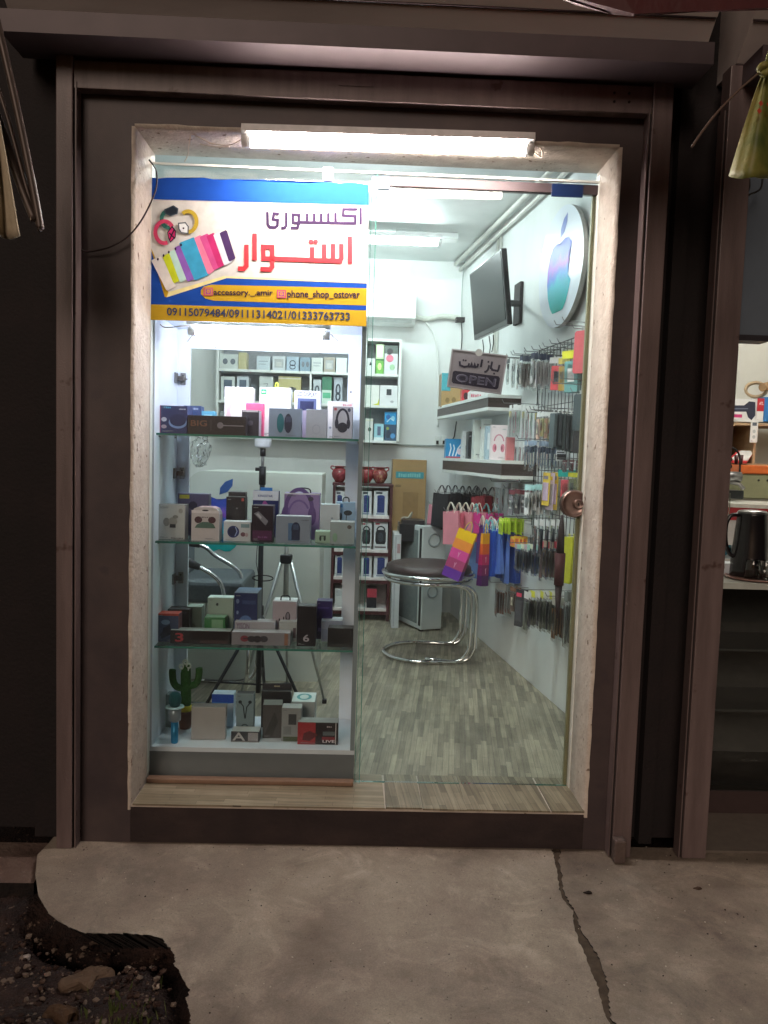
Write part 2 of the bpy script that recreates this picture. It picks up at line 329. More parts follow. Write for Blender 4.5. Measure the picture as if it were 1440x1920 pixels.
# dark piers either side
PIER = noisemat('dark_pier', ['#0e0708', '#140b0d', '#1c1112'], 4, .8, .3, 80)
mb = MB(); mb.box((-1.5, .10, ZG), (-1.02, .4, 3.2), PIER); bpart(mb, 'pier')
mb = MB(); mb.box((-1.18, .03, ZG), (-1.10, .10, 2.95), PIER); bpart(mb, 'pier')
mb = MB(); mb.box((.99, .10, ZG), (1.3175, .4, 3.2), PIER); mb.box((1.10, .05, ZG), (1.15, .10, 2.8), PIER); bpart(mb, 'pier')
# white frame and timber strip at the right of the door
WHITEP = mat('#dfe0d8', .45, 0, .08, 20, .15, 60, name='white_gloss')
mb = MB(); mb.box((.8605, .19, ZB+.006), (.886, .2365, 2.475), WHITEP, .003); bpart(mb, 'door_frame')
mb = MB(); mb.box((.847, .224, ZB+.006), (.860, .245, 2.42), mat('#85805f', .5, 0, .1, 25, name='ochre_timber'), .002); bpart(mb, 'door_stop', 'ochre timber strip beside the door glass')
mb = MB(); mb.box((X0-.003, .19, ZB+.03), (X0+.0075, .235, 2.45), WHITEP); bpart(mb, 'door_frame')
# small cable tray / round pipe between ceiling and right wall
mb = MB(); mb.tube([wallp(-.3, .035, 2.93), wallp(1.3, .035, 2.93), wallp(2.6, .035, 2.93)], .013, WHITEP, 10); mb.tube([wallp(-.3, .075, 2.975), wallp(2.6, .075, 2.975)], .016, WHITEP, 10); bpart(mb, 'ceiling_pipe')
mb = MB(); mb.box((.08, 3.685, 1.475), (.77, 3.699, 1.488), mat('#9da5a2', .5)); bpart(mb, 'wire_duct')
mb = MB()
for u in (1.55, 1.62): mb.tube([wallp(u, .012, 1.9), wallp(u, .012, 2.92)], .009, WHITEP, 6)
bpart(mb, 'cable_duct')

# ---------------------------------------------------------------- roller shutter of this shop
def shutter(xa, xb, label, rails, header, group):
    t = thing('roller_shutter', label, 'roller shutter', ((xa+xb)/2, 0, 2.72), group=group)
    ox, oz = -(xa+xb)/2, -2.72
    prof = [(-.27, 3.6), (-.27, 2.985), (-.262, 2.965), (-.150, 2.870), (-.145, 2.872), (-.139, 2.864), (-.045, 2.78), (-.02, 2.77), (.1, 2.77), (.1, 3.6)]
    mb = MB(); m = noisemat('shutter_box_paint', ['#b3aaa8', '#c8bfbc', '#d2cac6'], 1.6, .38, .05, 200, stretch=(.5, 3, 3))
    mb.prism(prof, lambda y, z: Vector((xa+ox, y, z+oz)), lambda y, z: Vector((xb+ox, y, z+oz)), m); mb.build('housing', t)
    mb = MB()
    for y, z in ((-.2665, 2.975), (-.146, 2.868), (-.04, 2.777)): mb.tube([(xa+ox+.004, y, z+oz), (xb+ox-.004, y, z+oz)], .0032, RAILD, 6)
    mb.build('seam', t)
    mb = MB(); mb.box((xa+ox+.02, -.19, 2.70+oz), (xb+ox-.02, -.02, 2.7695+oz), RAILD); mb.build('bottom_slat', t)
    for ra, rb in rails:
        mb = MB(); mb.box((ra+ox, -.055, ZG+oz), (rb+ox, .012, 2.7695+oz), RAILM, .003); mb.box((rb+ox-.001 if ra < 0 else ra+ox-.007, -.042, ZG+oz), (rb+ox+.007 if ra < 0 else ra+ox+.001, -.02, 2.62+oz), BLK); mb.build('guide_rail', t)
        mb = MB(); e = rb+.009 if ra < 0 else ra-.009; mb.box((e-.002+ox, -.05, ZG+oz), (e+.002+ox, -.002, 2.62+oz), RAILM); mb.build('brush_seal', t)
    if header:
        mb = MB(); a, b = header; mb.box((a+ox, -.045, 2.60+oz), (b+ox, -.001, 2.69+oz), RAILM, .002); mb.box((a+ox, -.03, 2.69+oz), (b+ox, -.001, 2.7+oz), RAILD); mb.build('header_beam', t)
        mb = MB(); p = W(668, 155, -.046); mb.box((p.x-.06+ox, -.0485, p.z-.012+oz), (p.x+.06+ox, -.0455, p.z+.014+oz), RAILM, .001); mb.build('name_plate', t)
        for px, py in ((1152, 174), (1152, 190), (1180, 175), (1180, 191)):
            p = W(px, py, -.046); mb = MB(); mb.lathe([(.005, 0), (.004, -.003)], BLK, 8, Matrix.Translation((p.x+ox, -.045, p.z+oz)), 'y'); mb.build('screw', t)
    return t
shutter(-1.21, 1.125, 'wide grey roller shutter box with rails over the accessory shop doorway', [(-1.068, -1.012), (.962, 1.032)], (-1.012, .962), 'roller shutter boxes above the shops')
shutter(1.245, 3.3, 'grey roller shutter box of the neighbouring shop, cut off by the right edge', [(1.225, 1.315)], None, 'roller shutter boxes above the shops')
mb = MB(); mb.box((.957, -.10, ZG), (1.0, -.0575, ZG+.085), noisemat('rail_block', ['#4e423f', '#63544e'], 12, .9, .5, 60), .006)
tag(mb.build('concrete_block'), 'small concrete block at the foot of the right shutter rail', 'block')

# ---------------------------------------------------------------- pavement, soil
def concrete(name, cols, sc):
    m = noisemat(name, cols, sc, .8, .35, 70, 12, .006); n = m.node_tree.nodes; L = m.node_tree.links; b = n['Principled BSDF']
    src = b.inputs['Base Color'].links[0].from_socket; tc = [x for x in n if x.type == 'TEX_COORD'][0]
    def layer(src, scale, lo, hi, a, bb, det=8, warp=None):
        nz = n.new('ShaderNodeTexNoise'); nz.inputs['Scale'].default_value = scale; nz.inputs['Detail'].default_value = det; nz.inputs['Roughness'].default_value = .7
        if warp: nz.inputs['Distortion'].default_value = warp
        L.new(tc.outputs['Object'], nz.inputs['Vector']); mr = n.new('ShaderNodeMapRange'); mr.inputs[1].default_value = lo; mr.inputs[2].default_value = hi; mr.inputs[3].default_value = a; mr.inputs[4].default_value = bb
        L.new(nz.outputs[0], mr.inputs[0]); v = n.new('ShaderNodeVectorMath'); v.operation = 'SCALE'; L.new(src, v.inputs[0]); L.new(mr.outputs[0], v.inputs['Scale']); return v.outputs[0]
    src = layer(src, 260, .35, .68, .84, 1.16, 3); src = layer(src, 38, .3, .75, .93, 1.06); src = layer(src, 4.2, .52, .60, 1., 1.22, 12, 1.2); src = layer(src, 3.1, .50, .66, 1., .74, 10, .8); src = layer(src, .9, .42, .60, .9, 1.1, 6, .4); src = layer(src, 70, .68, .72, 1., .55, 2)
    L.new(src, b.inputs['Base Color']); return m
CONC = concrete('worn_concrete', ['#6d5f53', '#83766a', '#938779', '#a5998c'], 2.2)
CONC2 = concrete('worn_concrete_red', ['#594c43', '#706358', '#827568', '#93887b'], 2.8)
SOIL = noisemat('damp_soil', ['#150b0b', '#281814', '#3c2820'], 9, .95, .9, 90, 10, .02, spots=(34, .66, '#6f5c50'))
import mathutils.noise as mn
crack = [(1036, 1596), (1040, 1610), (1046, 1640), (1048, 1668), (1058, 1690), (1074, 1708), (1076, 1735), (1086, 1768), (1098, 1790), (1108, 1820), (1122, 1852), (1128, 1880), (1136, 1905), (1150, 1930), (1170, 1985), (1200, 2080)]
crw = [16, 9, 9, 8, 9, 7, 13, 20, 24, 26, 20, 14, 12, 16, 16, 16]
edge = [(92, 1580), (70, 1603), (66, 1640), (72, 1680), (88, 1710), (118, 1733), (155, 1748), (205, 1752), (250, 1750), (300, 1756), (320, 1782), (333, 1812), (350, 1848), (352, 1882), (360, 1922), (366, 1990), (372, 2080)]
def jag(pts, amp, n=6):
    out = []
    for a, b in zip(pts, pts[1:]):
        for i in range(n): t = i/n; out.append((a[0]+(b[0]-a[0])*t+random.uniform(-amp, amp), a[1]+(b[1]-a[1])*t+random.uniform(-amp, amp)*.6))
    out.append(pts[-1]); return out
SIDE = noisemat('broken_edge_shade', ['#0e0908', '#1a1210', '#2a1f19'], 25, .95, .9, 60, 8, .02)  # slab sides coloured near black for the shade along the edge
def slab(poly, z0, z1, m, name, under=0., nu=0):
    mb = MB(); k = mb.mi(m); ks = mb.mi(SIDE); A = [mb.bm.verts.new((x, y, z1)) for x, y in poly]; Bv = [mb.bm.verts.new((x+(under if q < nu else 0), y+(under if q < nu else 0), z0)) for q, (x, y) in enumerate(poly)]; n = len(poly)
    f = mb.bm.faces.new(A); f.material_index = k
    for i in range(n): g = mb.bm.faces.new((A[i], A[(i+1) % n], Bv[(i+1) % n], Bv[i])); g.material_index = ks
    bmesh.ops.triangulate(mb.bm, faces=[f]); o = mb.build(name); tag(o, kind='structure'); return o
def G(p): q = Zp(p[0], p[1], ZG); return (q.x, q.y)
def rough(pts, n, amp):
    out = []
    for a, b in zip(pts, pts[1:]):
        for i in range(n): t = i/n; x = a[0]+(b[0]-a[0])*t; y = a[1]+(b[1]-a[1])*t; o = mn.noise(Vector((x*.045, y*.045, 2)))*amp*1.6+mn.noise(Vector((x*.16, y*.16, 7)))*amp+random.uniform(-.3, .3)*amp; out.append((x+o, y+o*.5+random.uniform(-.25, .25)*amp))
    out.append(pts[-1]); return out
ed = [G(p) for p in edge[:4]]+[G(p) for p in rough(edge[4:], 14, 5.5)]; cl = [G(p) for p in jag(crack, 1.6)]
cr_ = [G((p[0]+w_, p[1])) for p, w_ in zip(crack, crw)]; cr_ = [(x+random.uniform(-.003, .003), y) for x, y in cr_]
slab(ed + [(ed[-1][0], -3.6), (cl[-1][0]+.05, -3.6)] + cl[::-1] + [(cl[0][0], .03), (ed[0][0], .03)], ZG-.10, ZG, CONC, 'pavement', .07, len(ed))
def strip_slab(pts, xr, z0, z1, m, name):
    mb = MB(); k = mb.mi(m); ks = mb.mi(SIDE); P = [(pts[0][0], .03)]+pts+[(pts[-1][0]+.05, -3.6)]; A = [mb.bm.verts.new((x, y, z1)) for x, y in P]; Bv = [mb.bm.verts.new((xr, y, z1)) for x, y in P]; D = [mb.bm.verts.new((x, y, z0)) for x, y in P]
    for q in range(len(P)-1):
        f = mb.bm.faces.new((A[q], A[q+1], Bv[q+1], Bv[q])); f.material_index = k; f = mb.bm.faces.new((A[q+1], A[q], D[q], D[q+1])); f.material_index = ks
    o = mb.build(name); tag(o, kind='structure'); return o
cj = []
for a, b in zip(cr_, cr_[1:]):
    for q in range(7): t = q/7; cj.append((a[0]+(b[0]-a[0])*t+random.uniform(-.0035, .0035), a[1]+(b[1]-a[1])*t))
strip_slab(cj+[cr_[-1]], 4.2, ZG-.10, ZG-.004, CONC2, 'pavement')
slab([(cl[0][0]-.05, .02), (cl[0][0]+.25, .02), (cl[-1][0]+.35, -3.6), (cl[-1][0]-.5, -3.6), (cl[-1][0]-.5, -1.2)], ZG-.10, ZG-.009, mat('#51463c', .9, bump=.9, bscale=50, var=.3), 'crack_mortar')
q0, q1 = G((-260, 1636)), G((66, 1640)); slab([(q0[0], q0[1]), (q1[0]-.005, q1[1]), (ed[0][0]-.004, .04), (-3, .04)], ZG-.12, ZG-.03, noisemat('old_step', ['#4c3a33', '#66524a', '#75645a'], 6, .9, .5, 70), 'kerb')
mb = MB(); N = 130; k = mb.mi(SOIL); x0_, x1_, y0_, y1_ = -3.2, .1, -3.2, .1; grid = []
import mathutils.noise as mn
for j in range(N+1):
    row = []
    for i in range(N+1):
        x = x0_+(x1_-x0_)*i/N; y = y0_+(y1_-y0_)*j/N; h = mn.noise(Vector((x*3.6, y*3.6, 3)))*.06+.03*math.exp(-((x+.86)**2+(y+.93)**2)/.03)+mn.noise(Vector((x*11, y*11, 1)))*.022+mn.noise(Vector((x*30, y*30, 5)))*.010
        if -1.5 < x < -.3 and y > -1.9:
            dm_ = min((x-e_[0])**2+(y-e_[1])**2 for e_ in ed[::3])**.5; h -= .055*math.exp(-(dm_/.055)**2)
        row.append(mb.bm.verts.new((x, y, ZG-.072+h)))
    grid.append(row)
for j in range(N):
    for i in range(N): f = mb.bm.faces.new((grid[j][i], grid[j][i+1], grid[j+1][i+1], grid[j+1][i])); f.material_index = k; f.smooth = True
tag(mb.build('soil'), kind='structure')
mb = MB(); mb.faces([(-40, -40, ZG-.17), (40, -40, ZG-.17), (40, 40, ZG-.17), (-40, 40, ZG-.17)], [(0, 1, 2, 3)], SOIL); tag(mb.build('ground'), kind='structure')
# loose stones and grit in the soil
def rock(mb, c, r, m, sub=1):
    k = mb.mi(m); g = bmesh.ops.create_icosphere(mb.bm, subdivisions=sub, radius=1, matrix=Matrix.Translation(c) @ Matrix.Rotation(random.random()*6, 4, 'Z') @ Matrix.Diagonal((r*random.uniform(.7, 1.3), r*random.uniform(.7, 1.3), r*random.uniform(.4, .8), 1)))
    for v in g['verts']:
        dd_ = (v.co-Vector(c))
        if sub == 1: v.co += Vector([random.uniform(-.22, .22)*r for _ in range(3)])
        else: v.co += dd_*(mn.noise(dd_/r*1.3+Vector((r*99, 0, 0)))*.55+mn.noise(dd_/r*4)*.15)
    for v in g['verts']:
        for f in v.link_faces: f.material_index = k
sc = [mat(c, .85, bump=.4, bscale=80) for c in ('#33241f', '#46362e', '#241815', '#6a5c52')]
sq = [G((-250, 2000)), G((350, 2000)), G((325, 1790)), G((200, 1765)), G((70, 1700)), G((0, 1650)), G((-250, 1650))]
mb = MB()
for i in range(1500):
    px, py = random.uniform(-60, 345), random.uniform(1655, 1990)
    ex = 60 if py < 1700 else (60+(py-1700)*4.4 if py < 1752 else 310+(py-1752)*.25)
    if px > ex-8: continue
    x, y = G((px, py)); h = mn.noise(Vector((x*3.6, y*3.6, 3)))*.06+.03*math.exp(-((x+.86)**2+(y+.93)**2)/.03)
    rock(mb, Vector((x, y, ZG-.071+h)), random.choice((.002, .003, .003, .004, .006, .010)), random.choice(sc))
tag(mb.build('gravel'), 'loose grit and pebbles in the broken soil beside the slab', 'gravel', kind='stuff')
for i, (px, py, r_, m, lb) in enumerate([(165, 1790, .05, '#5d4c3f', 'broad brown stone half sunk in the soil by the slab edge'), (250, 1895, .032, '#8d8672', 'pale grey-green stone lying near the slab corner'), (48, 1752, .013, '#9a8f88', 'small white pebble at the left of the soil patch'), (292, 1803, .011, '#a08f80', 'small light pebble beside the slab corner'), (110, 1862, .045, '#4c3a2c', 'brown clod in the middle of the soil patch')]):
    mb = MB(); x, y = G((px, py)); rock(mb, Vector((0, 0, 0)), r_, mat(m, .85, bump=.5, bscale=50), 3)
    for v in mb.bm.verts: v.co += Vector((random.uniform(-1, 1), random.uniform(-1, 1), random.uniform(-1, 1)))*r_*.015
    tag(mb.build('stone', loc=(x, y, ZG-.075), smooth=False), lb, 'stone')
for px, py, lb, c in ((1102, 1673, 'dark dry leaf on the slab right of the crack', '#1e1512'), (1308, 1665, 'brown dry leaf near the right edge of the pavement', '#4a3a30')):
    mb = MB(); x, y = G((px, py)); pts = [(math.cos(a*.63)*(.013+.004*math.sin(a*3)), math.sin(a*.63)*.007) for a in range(10)]
    mb.prism(pts, lambda a, b: Vector((a, b, .0045+.002*math.sin(a*200))), lambda a, b: Vector((a, b, .0015)), mat(c, .8)); tag(mb.build('leaf', loc=(x, y, ZG-.004)), lb, 'leaf')
mb = MB(); gs = [mat(c, .85) for c in ('#2c2420', '#6f655b', '#b0a698')]
for i in range(420):
    px, py = random.uniform(90, 1440), 1588+330*random.random()**1.6
    if px < 380 and py > 1700: continue
    x, y = G((px, py)); rock(mb, Vector((x, y, ZG+.0005)), random.choice((.0012, .0015, .002, .003)), random.choice(gs))
tag(mb.build('grit'), 'fine grit scattered over the concrete pavement', 'grit', kind='stuff')
# weeds glimpsed in the soil
mb = MB(); gm = mat('#55602f', .7)
for i in range(110):
    x, y = G((random.gauss(235, 35), random.gauss(1885, 28))); a = random.random()*6.28; h = random.uniform(.01, .028); dx, dy = math.cos(a)*.0025, math.sin(a)*.0025
    mb.faces([(x-dx, y-dy, ZG-.06), (x+dx, y+dy, ZG-.09), (x+dy*4, y+dx*4, ZG-.06+h)], [(0, 1, 2)], gm)
tag(mb.build('weeds', recalc=False), 'sparse short weeds in the soil near the slab corner', 'weeds', kind='stuff')
# ================================================================ LAMPS
def tube_light(name, label, a, b, nrm, r, col, power, group=None, wires=(), shade=True, base=True, basew=.05):
    """fluorescent batten: base, tube and end caps; nrm points from the mounting surface to the tube"""
    a, b, nrm = Vector(a), Vector(b), Vector(nrm).normalized(); c = (a+b)/2; t = thing(name, label, 'light', c, group=group); d = (b-a).normalized(); side = d.cross(nrm); a -= c; b -= c
    if base:
        mb = MB(); h = basew/2; q = [a-d*.032-side*h, b+d*.032-side*h, b+d*.032+side*h, a-d*.032+side*h]; up = -nrm*.05
        mb.hexa([x+up for x in q]+[x+up*.45 for x in q], mat('#dcdcdc', .4)); mb.build('base', t)
    mb = MB(); mb.tube([a, b], r, tube_mat(col, power), 12); mb.build('tube', t)
    for e, s_ in ((a, -1), (b, 1)):
        mb = MB(); mb.tube([e+d*s_*.001, e+d*s_*.03], r*1.15, mat('#e6e6e6', .4), 12); mb.hexa([e+d*s_*.012+side*.008*i+dd for dd in (Vector((0, 0, 0)), -nrm*.045) for i in (-1, 1)] + [e+d*s_*.028+side*.008*i+dd for dd in (Vector((0, 0, 0)), -nrm*.045) for i in (-1, 1)], mat('#e6e6e6', .4)) if False else None
        mb.build('end_cap', t)
    for wr in wires:
        mb = MB(); mb.tube([p-c for p in bez(wr)], .0022, mat('#d9c9b8', .6), 5); mb.build('wire', t)
    return t
la = W(470, 262, -.02); lb = W(985, 272, -.02); zl = 2.468
wl = [[W(452, 262, .0), W(430, 272, .04), W(395, 268, .04), W(362, 252, .02), W(356, 262, .01), W(352, 290, .03), W(346, 303, .10)], [W(430, 275, .04), W(400, 275, .05), W(375, 270, .06)]]
wr_ = [[W(985, 268, .0), W(1003, 272, .02), W(1016, 282, .03), W(1015, 295, .04), W(1004, 288, .04), W(992, 278, .03)]]
tube_light('tube_light', 'bright white fluorescent tube under the head of the doorway', (la.x, -.014, zl-.006), (lb.x, -.014, zl+.006), (0, -.25, -1), .019, '#fff2ea', 84, 'lit fluorescent tubes', wl+wr_)
# ================================================================ GLASS
gt = thing('fixed_pane', 'fixed glass pane in front of the display cabinet', 'glass pane', (-.41, .2, ZB))
xa, xb, za, zb_ = -.818, .022, ZB+.008, 2.445
mb = MB(); mb.box((xa+.41, -.004, za-ZB), (xb+.41, .004, zb_-ZB), GLASS); mb.build('pane', gt)
mb = MB(); mb.box((xb+.4102, -.004, za-ZB), (xb+.4125, .004, zb_-ZB), GEDGE); mb.build('polished_edge', gt)
mb = MB(); mb.box((xa+.41, -.006, zb_-ZB+.0005), (xb+.41+.86, .006, zb_-ZB+.008), WHITEP); mb.build('top_channel', gt)
c = W(615, 325, .19); mb = MB(); mb.box((c.x+.41-.020, -.016, c.z-ZB-.028), (c.x+.41+.020, -.0045, c.z-ZB+.022), mat('#b9b9e0', .3, 0, .1), .004); mb.box((c.x+.41-.020, .0045, c.z-ZB-.028), (c.x+.41+.020, .014, c.z-ZB+.022), mat('#b9b9e0', .3, 0, .1), .004); mb.build('clamp', gt)
dr = thing('glass_door', 'frameless glass door with dark top rail and round lock', 'door', (.87, .218, ZB), rot=(0, 0, 0))
dx0, dx1, dz0, dz1 = .006, .858, ZB+.008, 2.405
D0 = Vector((.87, .218, ZB))
mb = MB(); mb.box((dx0-.87, -.005, dz0-ZB), (dx1-.87, .005, dz1-ZB), GLASS); mb.build('pane', dr)
mb = MB(); mb.box((dx0-.87-.0022, -.005, dz0-ZB), (dx0-.87-.0002, .005, dz1-ZB), GEDGE); mb.box((dx0-.87, -.005, dz0-ZB-.0025), (dx1-.87, .005, dz0-ZB-.0003), GEDGE); mb.build('polished_edge', dr)
DARKR = mat('#3f3335', .6, 0., .12, 15, name='rail_anodised'); BLUE = mat('#16294f', .35, 0, .1, name='blue_film')
ra = W(1136, 348, .21); zr = 2.405
mb = MB(); mb.box((.028-.87, -.014, zr-ZB+.001), (.878-.87, .014, zr-ZB+.036), DARKR, .002); mb.build('top_rail', dr)
for p, q in ((696, 731), (1035, 1094)):
    a = W(p, 350, .2); b = W(q, 350, .2); mb = MB(); mb.box((a.x-.87, -.0155, zr-ZB-.012), (b.x-.87, -.0065, zr-ZB+.034), BLUE, .001); mb.build('patch_fitting', dr)
kp = W(1078, 945, .2); kx, kz = kp.x-.87, kp.z-ZB
BRONZE = mat('#8f7b74', .28, .85, .15, 40, name='brushed_bronze')
for sgn, nm in ((-1, 'lock_plate'), (1, 'lock_plate')):
    mb = MB(); M_ = Matrix.Translation((kx, sgn*.006, kz)) @ Matrix.Diagonal((1, sgn, 1, 1)); mb.lathe([(.054, 0), (.0545, .006), (.050, .011), (.046, .012), (.0455, .010), (.018, .011)], BRONZE, 36, M_, 'y'); lp = mb.build(nm, dr)
    mb = MB(); mb.lathe([(.019, .010), (.0195, .022), (.017, .025), (.014, .025), (.012, .020), (.009, .020)], BRONZE, 24, Matrix.Translation((kx+.012, sgn*.006, kz)) @ Matrix.Diagonal((1, sgn, 1, 1)), 'y'); mb.build('cylinder_collar', lp)
    mb = MB(); mb.box((kx+.009, sgn*.0262, kz-.006), (kx+.015, sgn*.0275, kz+.006), BLK); mb.build('keyhole', lp)
for o in [o for o in dr.children if o.name.startswith('lock_plate')]: pass
mb = MB(); a = W(1104, 952, .188); mb.box((a.x-.008, .1835, a.z-.045), (a.x+.008, .1895, a.z+.05), BRONZE, .002); mb.box((a.x-.004, .182, a.z-.02), (a.x+.004, .1837, a.z+.02), BLK); o = mb.build('strike_plate', bld); o.location = (0, 0, -ZG)

# ================================================================ BANNER on the fixed pane
YB = .192
bn_t = thing('shop_banner', 'blue white and yellow printed shop banner across the top of the fixed pane', 'banner', (-.40, YB, 2.1))
def cpx(x, y): return (260+x/3.2727, 320+y/3.2727)        # positions read off the enlarged banner
B0 = Vector((-.40, YB, 2.1))
def bfn(x, y, l): p = W(*cpx(x, y), YB); return p+Vector((0, -l-.0012, 0))-B0
mb = MB(); top = [(64+i*(1412-64)/24, 40+i*(82-40)/24+5*math.sin(i*1.9)+3*math.sin(i*.8)) for i in range(25)]
pol = top+[(1397, 955), (62, 915)]
fs = mb.prism(pol, lambda x, y: bfn(x, y, -.0011), lambda x, y: bfn(x, y, -.0011)+Vector((0, .0035, 0)), mat('#d0cfcb', .85, name='banner_vinyl')); bmesh.ops.triangulate(mb.bm, faces=fs[:2]); mb.build('sheet', bn_t)
d = Decal(bfn, step=.00007, base=.0001); bl = mat('#1a48a0', .85, 0, .06); yl = mat('#bf9c2a', .85, 0, .06); dk = mat('#33243f', .85); rd = mat('#cc3c44', .85)
d.poly(top+[(1412, 213), (62, 175)], bl)
d.poly([(64, 430), (64, 820), (1397, 858), (1400, 690), (540, 652), (172, 778), (66, 455)], bl)
d.poly([(64, 430), (172, 778), (540, 652), (400, 560)], mat('#cfcdc8', .85)); d.poly([(64, 440), (160, 775), (172, 778), (184, 748), (96, 520)], yl)
d.poly([(172, 778), (540, 660), (1400, 692), (1400, 684), (520, 648), (184, 745)], mat('#e8dfa0', .85))
d.poly([(445, 700), (1399, 722), (1398, 828), (460, 798), (410, 785), (382, 758), (382, 735), (400, 712)], yl)
d.poly([(62, 820), (1397, 858), (1397, 955), (62, 915)], yl)
W1, W2 = 18, 28
for s_ in ([(1362, 228), (1362, 332)], [(1342, 238), (1256, 238), (1254, 276), (1330, 280), (1328, 324), (985, 317)], [(1208, 258), (1208, 320)], [(1164, 260), (1164, 320)], [(1120, 262), (1120, 320)], [(1077, 263), (1077, 320)], [(1034, 264), (1034, 320)],
           [(990, 322), (948, 320), (946, 270), (984, 271), (984, 322), (974, 352), (932, 353)], [(906, 256), (906, 338), (896, 352), (874, 352)], [(862, 266), (830, 264), (824, 300), (854, 305), (852, 338), (836, 350), (804, 348), (792, 330), (790, 254)]):
    d.line(s_, W1, dk)
for s_ in ([(1296, 404), (1296, 572)], [(1244, 450), (1244, 540), (1230, 556), (1150, 552)], [(1193, 450), (1193, 556)], [(1138, 452), (1138, 556)], [(1250, 556), (800, 540)], [(1064, 470), (1064, 550)],
           [(830, 542), (766, 540), (764, 468), (820, 470), (820, 590), (806, 607), (748, 605)], [(712, 386), (712, 552)], [(662, 455), (662, 585), (646, 603), (610, 602)]):
    d.line(s_, W2, rd)
for x in (1057, 1087): d.ell(x, 437, 15, 15, rd, 14)
def shear_text(dd, t, x0, y0, x1, y1, sl, m, h):
    vs, fs = text_polys(t, True); l = dd.lift(); k = dd.mb.mi(m); V = [dd.mb.bm.verts.new(bfn(x0+(x1-x0)*u, y0+(x1-x0)*u*sl-h*v, l)) for u, v in vs]
    for f in fs:
        try: q = dd.mb.bm.faces.new([V[i] for i in f]); q.material_index = k
        except ValueError: pass
shear_text(d, 'accessory._.amir', 460, 776, 824, 0, .010, dk, 46); shear_text(d, 'phone_shop_ostovar', 912, 792, 1358, 0, .010, dk, 58)
shear_text(d, '09115079484/09111314021/01333763733', 174, 890, 1296, 0, .028, mat('#3b4560', .85), 50)
pk = mat('#c64c74', .85)
for x, y in ((428, 742), (877, 757)):
    d.poly([(x-28, y-24), (x+28, y-23), (x+28, y+26), (x-28, y+25)], pk); d.poly([(x-21, y-18), (x+21, y-17), (x+21, y+20), (x-21, y+19)], yl); d.poly([(x-16, y-14), (x+16, y-13), (x+16, y+16), (x-16, y+15)], mat('#a03c8c', .85)); d.ell(x, y, 10, 10, yl, 14); d.ell(x, y, 5, 5, pk, 10)
# phones fanned on the banner: parallelograms leaning the same way
for x0, y0, x1, y1, wd, c_ in ((82, 545, 172, 740, 60, '#e4e0dc'), (150, 520, 215, 695, 52, '#c3d12e'), (190, 495, 255, 690, 40, '#b8dcd4'), (222, 468, 300, 685, 60, '#8d5fb8'), (252, 440, 345, 678, 92, '#3f9fc8'), (345, 408, 425, 640, 40, '#e07fa0'), (378, 402, 460, 615, 50, '#c8508c'), (420, 396, 490, 600, 46, '#b8306c'), (462, 388, 525, 585, 50, '#d0d8e4'), (500, 378, 555, 562, 42, '#46305c')):
    dx = wd; dy = -wd*.36
    d.poly([(x0+6, y0+2), (x0+dx-6, y0+dy+4), (x0+dx+2, y0+dy+10), (x1+dx-2, y1+dy-10), (x1+dx-8, y1+dy-2), (x1+6, y1-2), (x1-2, y1-8), (x0-2, y0+10)], mat(c_, .85))
for x, y in ((120, 545), (155, 523), (187, 502), (228, 482), (262, 458)): d.ell(x, y, 6, 9, dk, 10)
for x, y, rx, c_, a0, a1 in ((185, 300, 42, '#2d6058', 60, 300), (305, 315, 52, '#b9a03a', -130, 170), (160, 380, 55, '#c84468', 70, 330)):
    d.line([(x+rx*math.cos(R(a0+(a1-a0)*i/22)), y+rx*1.22*math.sin(R(a0+(a1-a0)*i/22))) for i in range(23)], 24, mat(c_, .85))
for pts, c1, c2 in (([(160, 240), (215, 215), (246, 235), (240, 268), (195, 282), (158, 262)], '#3a4450', '#222a34'), ([(243, 322), (290, 318), (310, 345), (308, 392), (262, 386), (246, 362)], '#505862', '#e4e8ea'), ([(176, 380), (208, 340), (232, 372), (230, 412), (196, 446), (184, 420)], '#2e2430', '#b42a64')):
    d.poly(pts, mat(c1, .85)); cx_ = sum(p[0] for p in pts)/6; cy_ = sum(p[1] for p in pts)/6; d.poly([(cx_+(x-cx_)*.78, cy_+(y-cy_)*.78) for x, y in pts], mat(c2, .85))
d.line([(190, 385), (225, 420)], 8, mat('#22182c', .85)); d.line([(218, 368), (192, 428)], 8, mat('#22182c', .85)); d.ell(277, 356, 6, 6, dk, 8)
d.build('print', bn_t)

# ================================================================ DISPLAY CABINET
CF, CBK = .225, .60
cx0, cx1 = -.820, -.0; zc0, zc1 = ZF+.002, 1.905
cab = thing('display_cabinet', 'tall white display cabinet with glass shelves behind the fixed pane', 'display cabinet', (-.413, .40, ZF))
C0 = Vector((-.413, .40, ZF))
def cpart(mb, name, parent=None):
    o = mb.build(name, parent or cab); o.location = (0, 0, 0) if parent else -C0; return o
CABW = mat('#dfe4ee', .35, 0, .05, 6, name='cabinet_melamine'); CABG = mat('#8b959c', .35, 0, .06, 8, name='cabinet_edge_grey')
zb1 = .215
mb = MB(); mb.box((cx0, CF, zb1), (cx0+.016, CBK, zc1), CABW); cpart(mb, 'side_panel')
mb = MB(); mb.box((cx1-.016, CF+.003, zb1), (cx1, CBK, zc1), CABW); mb.box((cx1-.017, CF, zb1), (cx1+.0005, CF+.003, zc1), CABG); cpart(mb, 'side_panel')
mb = MB(); mb.box((cx0, CF+.002, zc1+.0002), (cx1, CBK, zc1+.018), CABW); cpart(mb, 'top_panel')
mb = MB(); mb.box((cx0, CF+.002, zb1-.018), (cx1, CBK, zb1-.0003), CABW); cpart(mb, 'bottom_panel')
